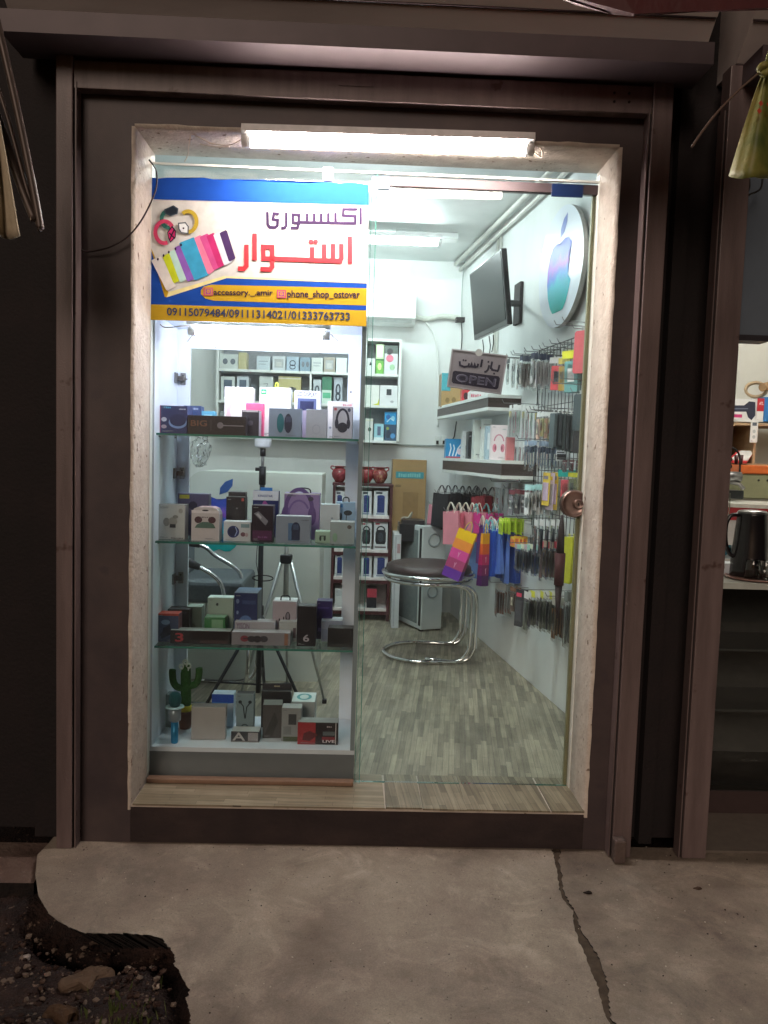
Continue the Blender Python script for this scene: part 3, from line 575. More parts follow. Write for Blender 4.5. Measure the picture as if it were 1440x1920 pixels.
mb = MB(); mb.box((cx0, CF, zc0), (cx1, CF+.016, zb1-.0185), mat('#6d7176', .4, 0, .1, 10)); mb.box((cx0, CF+.018, zc0), (cx0+.016, CBK, zb1-.019), CABG); mb.box((cx1-.016, CF+.018, zc0), (cx1, CBK, zb1-.019), CABG); cpart(mb, 'plinth')
# rear frame
ix0, ix1 = W(357, 800, CBK).x, W(650, 800, CBK).x; iz = W(500, 659, CBK).z
mb = MB(); mb.box((cx0+.0165, CBK-.016, zb1), (ix0, CBK-.001, zc1), CABW); mb.box((ix1, CBK-.016, zb1), (cx1-.0165, CBK-.001, zc1), CABW); mb.box((ix0+.0003, CBK-.016, iz), (ix1-.0003, CBK-.001, zc1), CABW); cpart(mb, 'rear_frame')
SH = []
for px, py in ((470, 819), (470, 1021), (470, 1217)): SH.append(W(px, py, CF+.022).z)
Z1, Z2, Z3 = [z+.004 for z in SH]
for z in SH:
    mb = MB(); mb.box((cx0+.018, CF+.022, z-.004), (cx1-.018, CBK-.02, z+.004), SHELFG); o = cpart(mb, 'glass_shelf')
    mb = MB(); mb.box((cx0+.018, CF+.0205, z-.004), (cx1-.018, CF+.0218, z+.004), GEDGE); cpart(mb, 'shelf_edge', o)
    for x in (cx0+.0165, cx1-.0225):
        for y in (CF+.06, CBK-.06):
            mb = MB(); mb.box((x, y, z-.012), (x+.006, y+.012, z-.0045), STEEL); cpart(mb, 'shelf_pin', o)
for py in (710, 887, 1083):
    p = W(330, py, CBK-.02); mb = MB(); mb.box((cx0+.0163, CBK-.075, p.z-.022), (cx0+.024, CBK-.035, p.z+.022), STEEL, .001); mb.box((cx0+.018, CBK-.045, p.z-.010), (cx0+.052, CBK-.018, p.z+.010), mat('#6a6662', .35, .8), .003); mb.box((cx0+.030, CBK-.022, p.z-.025), (cx0+.052, CBK-.0163, p.z+.025), STEEL, .001); mb.tube([(cx0+.041, CBK-.024, p.z+.012), (cx0+.041, CBK-.018, p.z+.012)], .004, BLK); mb.build('hinge', cab).location = -C0
for px, py in ((404, 651), (600, 660), (350, 711), (658, 735)):
    p = W(px, py, CBK-.017); mb = MB(); mb.lathe([(.004, 0), (.003, -.002)], STEEL, 8, Matrix.Translation((p.x, CBK-.0162, p.z)), 'y'); cpart(mb, 'screw')
# cabinet lamp with its loose wires
a = W(372, 612, .30); b = W(605, 618, .30)
tube_light('tube_light', 'glowing white tube inside the top of the display cabinet', (a.x, .262, zc1-.055), (b.x, .262, zc1-.055), (0, 0, -1), .014, '#eef2ff', 42, 'lit fluorescent tubes', [[W(352, 640, .5), W(360, 630, .4), W(372, 622, .33), W(376, 612, .32)], [W(300, 608, .24), W(312, 614, .25), W(345, 611, .28), W(368, 611, .31)], [W(606, 620, .32), W(618, 626, .4), W(634, 639, .5)]])

# ---------------------------------------------------------------- boxed goods
def product(name, label, cat, px0, px1, pyt, Y, zs, depth, front, decals=(), side=None, top=None, ry=0., bev=.0012, group=None, round_top=0):
    ym = pyt+20; xa_, xb_ = W(px0, ym, Y).x, W(px1, ym, Y).x; h = W((px0+px1)/2, pyt, Y).z - zs; wd = xb_-xa_
    f = mat(front, .38, 0, .06, 20) if isinstance(front, str) else front
    mb = MB(); hw = wd/2; dd = depth
    s_ = mat(side, .38, 0, .06, 20) if side else f; tp = mat(top, .38, 0, .06, 20) if top else s_
    if round_top:
        q = [(-hw, 0), (hw, 0), (hw, h*.80), (hw*.82, h*.95), (hw*.5, h), (-hw*.5, h), (-hw*.82, h*.95), (-hw, h*.80)]
        fc = mb.prism(q, lambda x, z: Vector((x, 0, z)), lambda x, z: Vector((x, dd, z)), s_)
        fc[0].material_index = mb.mi(f)
        for i in (5, 6, 7): fc[i].material_index = mb.mi(tp)
    else:
        fc = mb.faces([(-hw, 0, 0), (hw, 0, 0), (hw, dd, 0), (-hw, dd, 0), (-hw, 0, h), (hw, 0, h), (hw, dd, h), (-hw, dd, h)], [(0, 3, 2, 1), (4, 5, 6, 7), (0, 1, 5, 4), (1, 2, 6, 5), (2, 3, 7, 6), (3, 0, 4, 7)], s_)
        fc[2].material_index = mb.mi(f); fc[1].material_index = mb.mi(tp)
        bmesh.ops.bevel(mb.bm, geom=list({e for g in fc for e in g.edges}), offset=bev, segments=2, affect='EDGES', profile=.5)
    o = mb.build(name, loc=((xa_+xb_)/2, Y, zs+.0006), rot=(0, 0, R(ry))); tag(o, label, cat, group)
    rs = random.Random(label); decals = list(decals)
    if not any(w_ in label for w_ in ('plain', 'blank', 'matt', 'long black', 'LED', 'hanging tab')) and wd > .03 and Y < 3.0:
        c0_ = lin(front)[0]+lin(front)[1]+lin(front)[2] if isinstance(front, str) else 1; ink = '#8d9096' if c0_ < .5 else '#6f747c'
        u0_ = rs.choice((.08, .1, .5)); v_ = .05
        for q_ in range(rs.choice((2, 3))): decals.append(('r', u0_, v_, u0_+rs.uniform(.15, .4), v_+.008, ink)); v_ += .022
        if rs.random() < .5: decals.append(('r', .08, .93, .08+rs.uniform(.1, .25), .945, ink))
    if decals:
        dcl = Decal(lambda u, v, l: Vector((-hw+u*wd, -l, v*h)), asp=wd/max(h, 1e-5)); dcl.go(decals); dcl.build('print', o)
    return o, wd, h
HEADPH = lambda cu, cv, s_, c: [('o', cu, cv+.05*s_, .22*s_, .26*s_, .05*s_, 0, 180, c), ('e', cu-.22*s_, cv-.02*s_, .07*s_, .12*s_, c), ('e', cu+.22*s_, cv-.02*s_, .07*s_, .12*s_, c)]
PB = 'product_box'
def hanger(o, wd, h, c, y=.03, s=1.):
    mb = MB(); pts = [Vector((-wd*.16*s, y, h-.002)), Vector((-wd*.15*s, y, h+.012)), Vector((-wd*.08*s, y, h+.019)), Vector((wd*.08*s, y, h+.019)), Vector((wd*.15*s, y, h+.012)), Vector((wd*.16*s, y, h-.002))]
    mb.tube(bez(pts, 4), .0028, mat(c, .5), 6); mb.build('handle', o)
# -- shelf 1
product(PB, 'slim white box with a faint pink headphone drawing, back row of the top shelf', 'box', 421, 474, 726, .46, Z1, .07, '#f3eef2', HEADPH(.5, .35, 1.6, '#e5c9d4')+[('t', .72, .84, .92, .88, 'air', '#c9b4bd')])
o, wd, h = product(PB, 'tall white box with a small green square logo and a yellow-green hanging loop', 'box', 487, 545, 727, .45, Z1, .08, '#f6f8f6', [('r', .04, .86, .22, .96, '#1f9b62'), ('t', .07, .89, .19, .93, 'WUW', '#ffffff'), ('t', .45, .55, .85, .58, 'Quality', '#b8c4c0')])
mb = MB(); mb.tube([(.003+.006*math.cos(a*.52), .02, h+.011+.011*math.sin(a*.52)) for a in range(12)], .0022, mat('#c9d84a', .5), 6, closed=True); mb.build('loop', o)
product(PB, 'white box lettered LED DISPLAY over a dark blue device', 'box', 552, 601, 733, .44, Z1, .07, '#eceef6', [('t', .08, .88, .86, .97, 'LED DISPLAY', '#41405c'), ('r', .12, .52, .84, .84, '#5b6694'), ('r', .22, .56, .74, .78, '#232a55'), ('r', .40, .50, .58, .54, '#8088a8')])
product(PB, 'tall white box with pink lettering behind the headphone box at the right', 'box', 614, 662, 753, .44, Z1, .07, '#f4eef0', [('t', .6, .88, .95, .94, 'music', '#e29aa6'), ('e', .12, .3, .05, .03, '#a8aab4')])
product(PB, 'navy box half hidden behind the dark blue headset box', 'box', 344, 376, 761, .42, Z1, .07, '#3f5486', [('t', .3, .86, .9, .94, 'KUMMIT', '#b8c8e8')], side='#2c3c66')
product(PB, 'small light blue box behind the long black box', 'box', 374, 402, 771, .44, Z1, .05, '#67b4d6', [('r', .3, .6, .85, .85, '#a8dcee')])
product(PB, 'bright pink case standing behind the long black box', 'box', 461, 495, 756, .43, Z1, .03, '#ee5f8a', round_top=0, bev=.003)
product(PB, 'dark blue headset box at the left end of the top shelf', 'box', 300, 351, 761, .30, Z1, .10, '#2c3564', [('e', .66, .40, .34, .22, '#7f9fd0'), ('e', .66, .48, .30, .22, '#1d2852'), ('e', .15, .50, .10, .08, '#c8ccd8'), ('e', .15, .24, .10, .07, '#b8a8b4'), ('t', .14, .90, .42, .97, 'MAXI', '#53c0e4'), ('t', .70, .86, .96, .91, 'STEREO', '#b8c0d8'), ('r', 0, 0, .04, 1, '#a05878')], side='#2a2f5c')
product(PB, 'long black box lettered BIG lying along the top shelf', 'box', 352, 461, 780, .29, Z1, .06, '#1c171c', [('t', .05, .42, .33, .74, 'BIG', '#6b4636'), ('l', [(.40, .2), (.40, .8)], .02, '#5a5058'), ('e', .56, .5, .055, .17, '#6e6870'), ('l', [(.6, .5), (.96, .5)], .05, '#7c7680')], top='#b8b4bc', side='#2a242a')
product(PB, 'small dark box with a grey side behind the phone box', 'box', 453, 486, 769, .35, Z1, .07, '#26232c', [('r', .05, .92, .95, .98, '#b8b0b4'), ('e', .5, .5, .16, .10, '#55505c')], side='#9a94a0')
product(PB, 'grey-blue phone box with a teal and a dark keypad phone', 'box', 504, 565, 766, .29, Z1, .06, '#7f8ea4', [('e', .36, .48, .11, .34, '#1d6470'), ('r', .26, .3, .46, .66, '#1d6470'), ('e', .60, .48, .12, .34, '#20273f'), ('r', .49, .28, .71, .68, '#20273f'), ('r', .52, .52, .68, .72, '#39405c')], top='#dfe3ea')
product(PB, 'thin pale box between the phone box and the plain grey box', 'box', 566, 574, 770, .40, Z1, .05, '#b0a4bc')
product(PB, 'plain silver-grey box with a faint round emboss', 'box', 574, 613, 768, .30, Z1, .06, '#a9afbe', [('o', .5, .3, .18, .16, .02, 0, 360, '#9aa0b0')])
product(PB, 'pale box with black over-ear headphones at the right end of the top shelf', 'box', 624, 661, 763, .29, Z1, .09, '#b6b8c6', HEADPH(.5, .5, 1.35, '#262a3e')+[('e', .5, .35, .26, .16, '#1f2436'), ('r', .06, .88, .2, .96, '#c4606c'), ('e', .82, .90, .08, .06, '#50566c')], side='#2c3240')
# -- shelf 2
product(PB, 'purple-grey box with a yellow label and dark violet disc, back row of the second shelf', 'box', 333, 391, 926, .46, Z2, .06, '#5d5678', [('r', .06, .88, .38, .97, '#c6b84a'), ('e', .5, .72, .14, .1, '#2e2846'), ('r', .2, .1, .85, .5, '#4a4468')])
product(PB, 'black box with a small red logo, back row of the second shelf', 'box', 424, 460, 932, .43, Z2, .06, '#201a20', [('r', .8, .90, .92, .97, '#c8504a'), ('t', .52, .7, .64, .75, 'M', '#8a848c'), ('e', .5, .55, .2, .12, '#2c262c')])
product(PB, 'plain black box standing behind the black red-logo box', 'box', 428, 460, 923, .50, Z2, .05, '#2a242a')
o, wd, h = product(PB, 'white and dark blue box with a blue hanging tab in the second shelf back row', 'box', 474, 522, 921, .47, Z2, .06, '#1e2a66', [('r', .0, .80, 1, 1, '#dfe2ee'), ('t', .2, .87, .78, .92, 'KINGSTAR', '#2c3a86'), ('p', [(.28, .62), (.42, .78), (.50, .79), (.72, .62)], '#a44c9c')])
mb = MB(); mb.box((-.025, .02, h+.0003), (.025, .023, h+.014), mat('#2d7fd0', .5)); mb.build('hanging_tab', o)
o, wd, h = product(PB, 'lilac headphone box with a black carry handle', 'box', 533, 599, 925, .44, Z2, .08, '#9d85bd', HEADPH(.42, .55, 1.7, '#6a5090')+[('o', .42, .5, .30, .34, .04, 30, 330, '#7b62a4'), ('e', .75, .88, .08, .05, '#4e4660'), ('r', 0, .97, 1, 1, '#e0dce8')], side='#7d64a4'); hanger(o, wd, h, '#2c2a32', .04, 1.4)
product(PB, 'plain white box right of the lilac headphone box', 'box', 601, 637, 946, .41, Z2, .05, '#ccd4de', [('e', .6, .62, .06, .03, '#9aa6b4')])
o, wd, h = product(PB, 'light blue earphone box with a black hook at the right of the second shelf', 'box', 630, 666, 942, .46, Z2, .05, '#9cbcdc', [('r', .1, .86, .35, .95, '#3a7cb8'), ('e', .62, .72, .22, .07, '#26303c'), ('e', .25, .62, .06, .1, '#26303c'), ('l', [(.55, .7), (.52, .3)], .02, '#26303c')]); hanger(o, wd, h, '#30343c', .02, 1.)
product(PB, 'white box with a handheld device picture, left end of the second shelf', 'box', 296, 347, 946, .30, Z2, .06, '#c4c4c2', [('t', .08, .88, .4, .94, 'SONY', '#8a8a88'), ('e', .32, .50, .12, .12, '#8f8c88'), ('e', .56, .52, .16, .12, '#a09c96'), ('e', .65, .65, .1, .05, '#8a8884'), ('r', .44, .34, .66, .44, '#3c3c40'), ('e', .84, .82, .08, .07, '#a6a29c'), ('t', .5, .03, .94, .07, 'REAL BASS', '#404044')], side='#8c8688')
product(PB, 'pink topped white box with two dark red lenses and a green visor', 'box', 359, 411, 951, .29, Z2, .07, '#c8bfc2', [('r', 0, .82, 1, .9, '#e3dade'), ('e', .25, .62, .14, .10, '#4c2a34'), ('e', .74, .62, .14, .10, '#4c2a34'), ('p', [(.12, .38), (.2, .48), (.4, .56), (.6, .56), (.8, .5), (.88, .38)], '#4f6c62'), ('e', .5, .9, .12, .025, '#2c2830'), ('t', .3, .68, .7, .72, 'VR max', '#6c6064')], top='#d8a8b8', round_top=1)
product(PB, 'white smart watch box with a blue round watch', 'box', 419, 470, 978, .30, Z2, .06, '#c8ccd4', [('e', .36, .48, .22, .30, '#27306a'), ('e', .34, .48, .15, .22, '#181f48'), ('l', [(.42, .26), (.5, .5), (.44, .72)], .04, '#a4b4e0'), ('r', .64, .7, .95, .88, '#7d98a4'), ('e', .72, .36, .09, .11, '#6e4a58'), ('e', .85, .34, .06, .1, '#b8a4ac')], top='#e6e8ec')
product(PB, 'narrow black and purple box with a silver phone', 'box', 472, 512, 948, .29, Z2, .07, '#221628', [('p', [(.10, .78), (.32, .84), (.78, .58), (.66, .46)], '#7d7c88'), ('p', [(.2, .76), (.3, .79), (.48, .68), (.42, .63)], '#b4b4c0'), ('r', .05, .06, .95, .32, '#4c1c48'), ('t', .3, .12, .8, .17, 'model', '#7c4c80')])
product(PB, 'grey-blue phone box with a dark blue keypad phone, front of the second shelf', 'box', 517, 582, 968, .29, Z2, .06, '#8792a4', [('r', .36, .10, .68, .74, '#4f6f96'), ('e', .58, .52, .13, .26, '#1b2444'), ('r', .46, .12, .70, .56, '#1b2444'), ('r', .5, .5, .66, .7, '#3b4866'), ('t', .74, .84, .96, .88, 'phone', '#5c6678')], top='#d6dae0')
product(PB, 'small rounded clear-green earphone case', 'box', 590, 620, 995, .30, Z2, .04, '#9db8a6', [('e', .35, .4, .07, .2, '#2c3c38'), ('e', .62, .42, .07, .2, '#2c3c38'), ('r', .3, .55, .7, .62, '#3c4c48')], bev=.006)
product(PB, 'plain grey box with a dark seal at the right end of the second shelf', 'box', 619, 665, 979, .30, Z2, .08, '#99a5a8', [('e', .78, .78, .09, .09, '#5c5450'), ('e', .2, .3, .1, .2, '#86a890')], top='#dce2e4', side='#8a9496')
# -- shelf 3
product(PB, 'black box with a raised back flap at the left of the third shelf', 'box', 314, 355, 1143, .42, Z3, .07, '#1d181e', [('r', .05, .84, .9, .92, '#34303a')])
product(PB, 'grey-green box behind the black flap box', 'box', 350, 378, 1138, .46, Z3, .07, '#5f6f64', [('e', .4, .3, .2, .1, '#48584c')], top='#9aa89c')
product(PB, 'tall pale grey-green box with a dark watch outline on the third shelf', 'box', 389, 437, 1121, .45, Z3, .06, '#9fb0a8', [('e', .38, .82, .05, .04, '#30383c'), ('o', .46, .36, .18, .14, .03, 20, 160, '#3c4648'), ('e', .46, .45, .05, .03, '#3c4648')], top='#d8e4de')
product(PB, 'small bright green box on the third shelf', 'box', 383, 422, 1158, .38, Z3, .06, '#3c7c4c', [('r', .35, .2, .9, .9, '#7ba886'), ('p', [(0, 0), (.5, 0), (.2, .5), (0, .4)], '#245c34')], top='#8ab894')
product(PB, 'tall blue box with a pale blue globe picture on the third shelf', 'box', 439, 483, 1112, .38, Z3, .13, '#1f2d5e', [('e', .5, .32, .32, .20, '#5474ac'), ('e', .15, .82, .07, .05, '#6a7ca0'), ('e', .15, .58, .05, .04, '#7a8cb0'), ('r', .35, .76, .92, .84, '#334678')], top='#5c7090', side='#5a6672')
o, wd, h = product(PB, 'white earphone box with a black handle on the third shelf', 'box', 511, 556, 1128, .40, Z3, .09, '#b2a8b4', [('o', .38, .42, .09, .14, .03, 180, 360, '#26222e'), ('l', [(.29, .42), (.29, .55)], .03, '#26222e'), ('l', [(.47, .42), (.47, .6)], .03, '#26222e'), ('e', .64, .60, .10, .13, '#26222e'), ('e', .64, .62, .06, .09, '#8a8290')], top='#e4e0e6'); hanger(o, wd, h, '#1c1a20', .03, 1.2)
product(PB, 'deep purple box standing behind the black 6 box', 'box', 594, 623, 1127, .42, Z3, .06, '#2e2160', [('r', .1, .2, .4, .3, '#5a4c94'), ('r', .05, .8, .8, .84, '#463884')])
product(PB, 'white box lying behind the silver long box', 'box', 523, 556, 1166, .36, Z3, .07, '#b0b4b8', [('r', .8, .2, .96, .7, '#5c4c54')], top='#e8ecee')
product(PB, 'white box behind the black box at the right end of the third shelf', 'box', 602, 642, 1164, .38, Z3, .08, '#8f99b0', [('r', .05, .1, .3, .6, '#7a84a0')], top='#d4dae4')
product(PB, 'blue box with an orange-red top edge at the left end of the third shelf', 'box', 294, 335, 1151, .31, Z3, .06, '#3f4c6c', [('r', 0, .93, 1, 1, '#b84838'), ('p', [(.2, .1), (.7, .3), (.6, .62), (.3, .5)], '#1c2136'), ('e', .4, .7, .2, .09, '#7c94b4'), ('e', .3, .25, .14, .1, '#20283e')], top='#c85040', side='#7a4c58')
product(PB, 'silver box with purple lettering lying behind the silver long box', 'box', 440, 516, 1166, .35, Z3, .06, '#a29fa8', [('t', .04, .62, .36, .92, 'YISON', '#6c5470')], top='#d0ced4')
product(PB, 'long black box with a red number 3 lying along the third shelf', 'box', 319, 432, 1183, .29, Z3, .055, '#1e171a', [('t', .08, .14, .22, .80, '3', '#a8303a'), ('r', .5, .08, .95, .3, '#3c282a')], top='#8f9490')
product(PB, 'long silver box with red and dark earbuds lying along the third shelf', 'box', 434, 544, 1186, .29, Z3, .055, '#85828a', [('e', .22, .5, .07, .24, '#7c3440'), ('e', .34, .48, .07, .24, '#302c34'), ('e', .44, .48, .07, .26, '#2a262e'), ('e', .55, .5, .07, .24, '#3c3a44'), ('l', [(.2, .5), (.55, .5)], .08, '#3a3038'), ('r', .9, .05, .96, .95, '#8c6450')], top='#bcbac0')
product(PB, 'tall black box with a silver 6', 'box', 557, 593, 1137, .29, Z3, .06, '#15121a', [('t', .34, .12, .66, .30, '6', '#a8a4b0')])
product(PB, 'matt black square box at the right end of the third shelf', 'box', 614, 661, 1178, .29, Z3, .06, '#0f1016', [('t', .3, .55, .65, .6, 'mini', '#23242c')], ry=-4)
# -- cabinet floor
ZC = zb1
product(PB, 'worn grey box behind the toy microphone', 'box', 300, 326, 1303, .44, ZC, .05, '#8f9696', [('r', .05, .5, .3, .9, '#70787a')], side='#6c7274')
product(PB, 'plain pale square box on the cabinet floor', 'box', 359, 423, 1326, .31, ZC, .05, '#a5a09e', ry=3, side='#8f8a88')
product(PB, 'white box with a deep blue top on the cabinet floor', 'box', 397, 438, 1302, .46, ZC, .06, '#b8c6d6', [('r', 0, .74, 1, 1, '#1c49a8'), ('p', [(0, .66), (.5, .7), (1, .74), (0, .76)], '#3c78c8'), ('r', 0, 0, .3, .18, '#2c5890'), ('l', [(.6, .2), (.66, .5)], .02, '#303840')])
product(PB, 'clear-fronted earphone box on the cabinet floor', 'box', 443, 476, 1301, .37, ZC, .04, '#7f949c', [('l', [(.25, .78), (.4, .7), (.5, .4)], .025, '#26323a'), ('l', [(.78, .78), (.6, .68), (.52, .4)], .025, '#26323a'), ('e', .22, .8, .1, .04, '#26323a'), ('e', .78, .8, .1, .04, '#26323a'), ('o', .5, .18, .18, .08, .02, 0, 360, '#26323a')], top='#2c2c30')
product(PB, 'small black and white box with big A letters on the cabinet floor', 'box', 433, 486, 1372, .29, ZC, .06, '#3a3a40', [('t', .05, .15, .5, .9, 'A', '#b4b0b0'), ('t', .6, .15, .95, .9, '1', '#9c989a'), ('r', 0, 0, 1, .1, '#8c8888')], top='#c8c8c8')
o, wd, h = product(PB, 'large black box with a hang hole at the back of the cabinet floor', 'box', 490, 545, 1296, .46, ZC, .06, '#2a2a2e', [('r', .06, .2, .5, .8, '#3c3c40')])
mb = MB(); mb.box((-wd/2, .03, h), (wd/2, .0325, h+.024), mat('#33333a', .5)); mb.box((-wd*.1, .0290, h+.009), (wd*.1, .03, h+.015), mat('#a8a48c', .5)); mb.build('hanging_tab', o)
product(PB, 'dark grey upright box leaning beside the hang-hole box', 'box', 493, 529, 1322, .34, ZC, .07, '#4d4b4b', [('p', [(.1, .1), (.5, .05), (.8, .5), (.6, .8)], '#3c3a3a')], top='#8f928c', ry=4)
product(PB, 'grey and white upright box with a dark window on the cabinet floor', 'box', 528, 565, 1328, .31, ZC, .06, '#8e9092', [('r', .35, .5, .75, .82, '#3c3e42'), ('r', .1, .0, .9, .14, '#4c5640'), ('r', .1, .2, .5, .45, '#7c7e80')], top='#c6c8c8')
o, wd, h = product(PB, 'white cube box with a teal ring on its lid on the cabinet floor', 'box', 546, 590, 1316, .42, ZC, .13, '#a0a6a6', [('e', .4, .5, .07, .05, '#4c5458')], top='#dfe8e6')
mb = MB(); d2 = Decal(lambda u, v, l: Vector((-wd/2+u*wd, v*.13, h+l)), asp=wd/.13); d2.ring(.5, .5, .26, .28, .1, mat('#58a4a8', .4)); d2.build('lid_print', o); mb.bm.free()
product(PB, 'red and black box with white lettering, front right of the cabinet floor', 'box', 558, 634, 1355, .28, ZC, .06, '#241a20', [('r', 0, 0, .44, 1, '#9c2830'), ('p', [(.12, .2), (.3, .15), (.5, .45), (.3, .62), (.15, .5)], '#5c1c24'), ('r', .62, .42, .92, .6, '#5c6468'), ('r', .6, .2, .92, .36, '#7c2430'), ('t', .62, .10, .92, .22, 'LIVE', '#d8c8cc'), ('t', .72, .78, .86, .86, 'OPR', '#a89ca0'), ('r', .93, 0, .95, 1, '#c0b8b8')], top='#9c9c9c', side='#3c3438')
# cactus toy in a pot
p = W(347, 1378, .44); t = thing('toy_cactus', 'green knitted toy cactus with white blossoms in a brown pot', 'toy', (p.x, .44, ZC))
GR = mat('#3c6b35', .9, 0, .3, 120, .6, 260); 
mb = MB(); zt = W(350, 1240, .44).z-ZC; mb.tube([(0, 0, .07), (.002, 0, .12), (0, 0, zt-.05), (.002, 0, zt-.02), (.002, 0, zt-.004)], [.021, .022, .021, .017, .006], GR, 14); mb.build('trunk', t)
for s_, za in ((-1, .20), (1, .21)):
    mb = MB(); mb.tube(bez([(s_*.012, 0, za-.03), (s_*.038, 0, za-.022), (s_*.052, 0, za), (s_*.056, 0, za+.035), (s_*.055, 0, za+.05)], 4), [.013]*13+[.015, .015, .012, .005][:4] if False else .0145, GR, 12); mb.build('arm', t)
for i, (x, z) in enumerate(((-.016, zt-.02), (.014, zt-.016), (.0, zt+.0), (.004, zt-.03))):
    mb = MB(); mb.tube([(x+.009*math.cos(a), -.012, z+.009*math.sin(a)) for a in [k*.63 for k in range(10)]], .004, mat('#e0e8dc', .8), 6, closed=True); mb.build('blossom', t)
mb = MB(); mb.lathe([(.024, 0), (.027, .03), (.031, .066), (.031, .075), (.027, .075)], mat('#6c4a3e', .8), 20); mb.build('pot', t)
mb = MB(); mb.lathe([(.0245, .072), (.026, .076), (.0255, .096), (.0215, .1)], mat('#d8c02c', .6), 20); mb.build('scarf', t)
# toy microphone
p = W(327, 1407, .27); t = thing('toy_microphone', 'blue karaoke microphone with teal mesh head standing on the cabinet floor', 'microphone', (p.x, .27, ZC)); zt = W(328, 1297, .27).z-ZC
mb = MB(); mb.lathe([(.012, 0), (.0145, .004), (.015, zt*.42)], mat('#1d83b4', .3, .3), 20); mb.build('handle', t)
mb = MB(); mb.lathe([(.0152, zt*.42), (.024, zt*.45), (.025, zt*.66), (.018, zt*.68)], mat('#8f9ba4', .3, .3), 20); mb.build('speaker_barrel', t)
mb = MB(); mb.lathe([(.018, zt*.683), (.037, zt*.70), (.037, zt*.715), (.022, zt*.72)], mat('#a8c4c8', .3), 24); mb.build('light_ring', t)
mb = MB(); mb.lathe([(.018, zt*.722), (.024, zt*.78), (.026, zt*.86), (.022, zt*.95), (.012, zt*.992), (.003, zt)], mat('#0f5c60', .45, .3, .3, 300, .8, 500), 22); mb.build('mesh_head', t)
# ================================================================ INSIDE THE SHOP
WHT = mat('#e9ecea', .4, 0, .05, 10, name='white_enamel')
# ceiling lamps: one seen through the door, one added unseen for room light
a = W(560, 452, 2.75); b = W(826, 447, 2.75)
tube_light('tube_light', 'lit tube on the shop ceiling towards the back wall', (a.x, 2.78, 2.90), (b.x-.02, 2.78, 2.90), (0, 0, -1), .022, '#e9f6f6', 42, 'lit fluorescent tubes', basew=.08)
tube_light('tube_light', 'lit tube added out of view on the shop ceiling to light the interior', (-.75, 1.15, 2.93), (.45, 1.15, 2.93), (0, 0, -1), .022, '#e9f6f6', 54, 'lit fluorescent tubes', basew=.08)
mb = MB(); p0, p1 = W(742, 434, 2.9), W(858, 440, 2.9); mb.box((p0.x, 2.86, 2.955), (p1.x, 2.98, 2.9985), WHT, .003); tag(mb.build('ceiling_batten'), 'white empty batten plate on the ceiling beside the lit tube', 'light fitting')
# air conditioner
p0, p1 = W(590, 541, 3.45), W(781, 541, 3.45); z1 = W(740, 541, 3.45).z; z0 = W(740, 603, 3.45).z
t = thing('air_conditioner', 'white wall air conditioner on the back wall', 'air conditioner', ((p0.x+p1.x)/2, 3.6, z0)); hw = (p1.x-p0.x)/2; h = z1-z0
mb = MB(); mb.prism([(-.15, h*.12), (-.145, h*.85), (-.11, h), (.098, h), (.098, 0), (-.09, 0)], lambda y, z: Vector((-hw, y, z)), lambda y, z: Vector((hw, y, z)), WHT); mb.build('casing', t)
mb = MB(); mb.hexa([(-hw*.93, -.146, h*.14), (hw*.93, -.146, h*.14), (hw*.93, -.100, h*.015), (-hw*.93, -.100, h*.015), (-hw*.93, -.152, h*.14), (hw*.93, -.152, h*.14), (hw*.93, -.106, h*.0), (-hw*.93, -.106, h*.0)], mat('#c9d0ce', .4)); mb.build('louvre', t)
mb = MB(); mb.box((-hw*.99, -.1525, h*.62), (hw*.99, -.1485, h*.635), mat('#ffffff', .2)); mb.build('trim_line', t)
# its lagged pipe, plug and cord
mb = MB(); mb.tube(bez([W(778, 594, 3.66), W(800, 598, 3.66), W(825, 593, 3.66), W(845, 594, 3.66), W(862, 597, 3.66)]), .022, mat('#cfd3ca', .7, bump=.3), 10); tag(mb.build('lagged_pipe'), 'pale wrapped pipe running from the air conditioner to the corner', 'pipe')
mb = MB(); mb.tube(bez([W(798, 604, 3.67), W(812, 625, 3.68), (W(820, 660, 3.68)), W(822, 720, 3.68), W(821, 800, 3.68)]), .008, WHT, 6); tag(mb.build('drain_hose'), 'thin white hose hanging below the air conditioner', 'hose')
t = thing('power_plug', 'black plug and cord hanging in the back corner', 'plug', W(862, 600, 3.62)); C_ = Vector(t.location)
mb = MB(); mb.box((-.035, -.03, -.02), (.045, .02, .02), BLK, .005); mb.build('plug_body', t)
mb = MB(); mb.tube([p-C_ for p in bez([W(865, 604, 3.6), W(866, 640, 3.62), W(860, 700, 3.64), W(858, 760, 3.64)])], .004, BLK, 6); mb.build('cord', t)
mb = MB(); mb.tube(bez([W(872, 490, 3.55), W(868, 520, 3.6), W(866, 560, 3.62), W(866, 594, 3.62)]), .004, mat('#9aa6a2', .5), 5); tag(mb.build('cable'), 'thin grey cable down the back corner of the shop', 'cable')
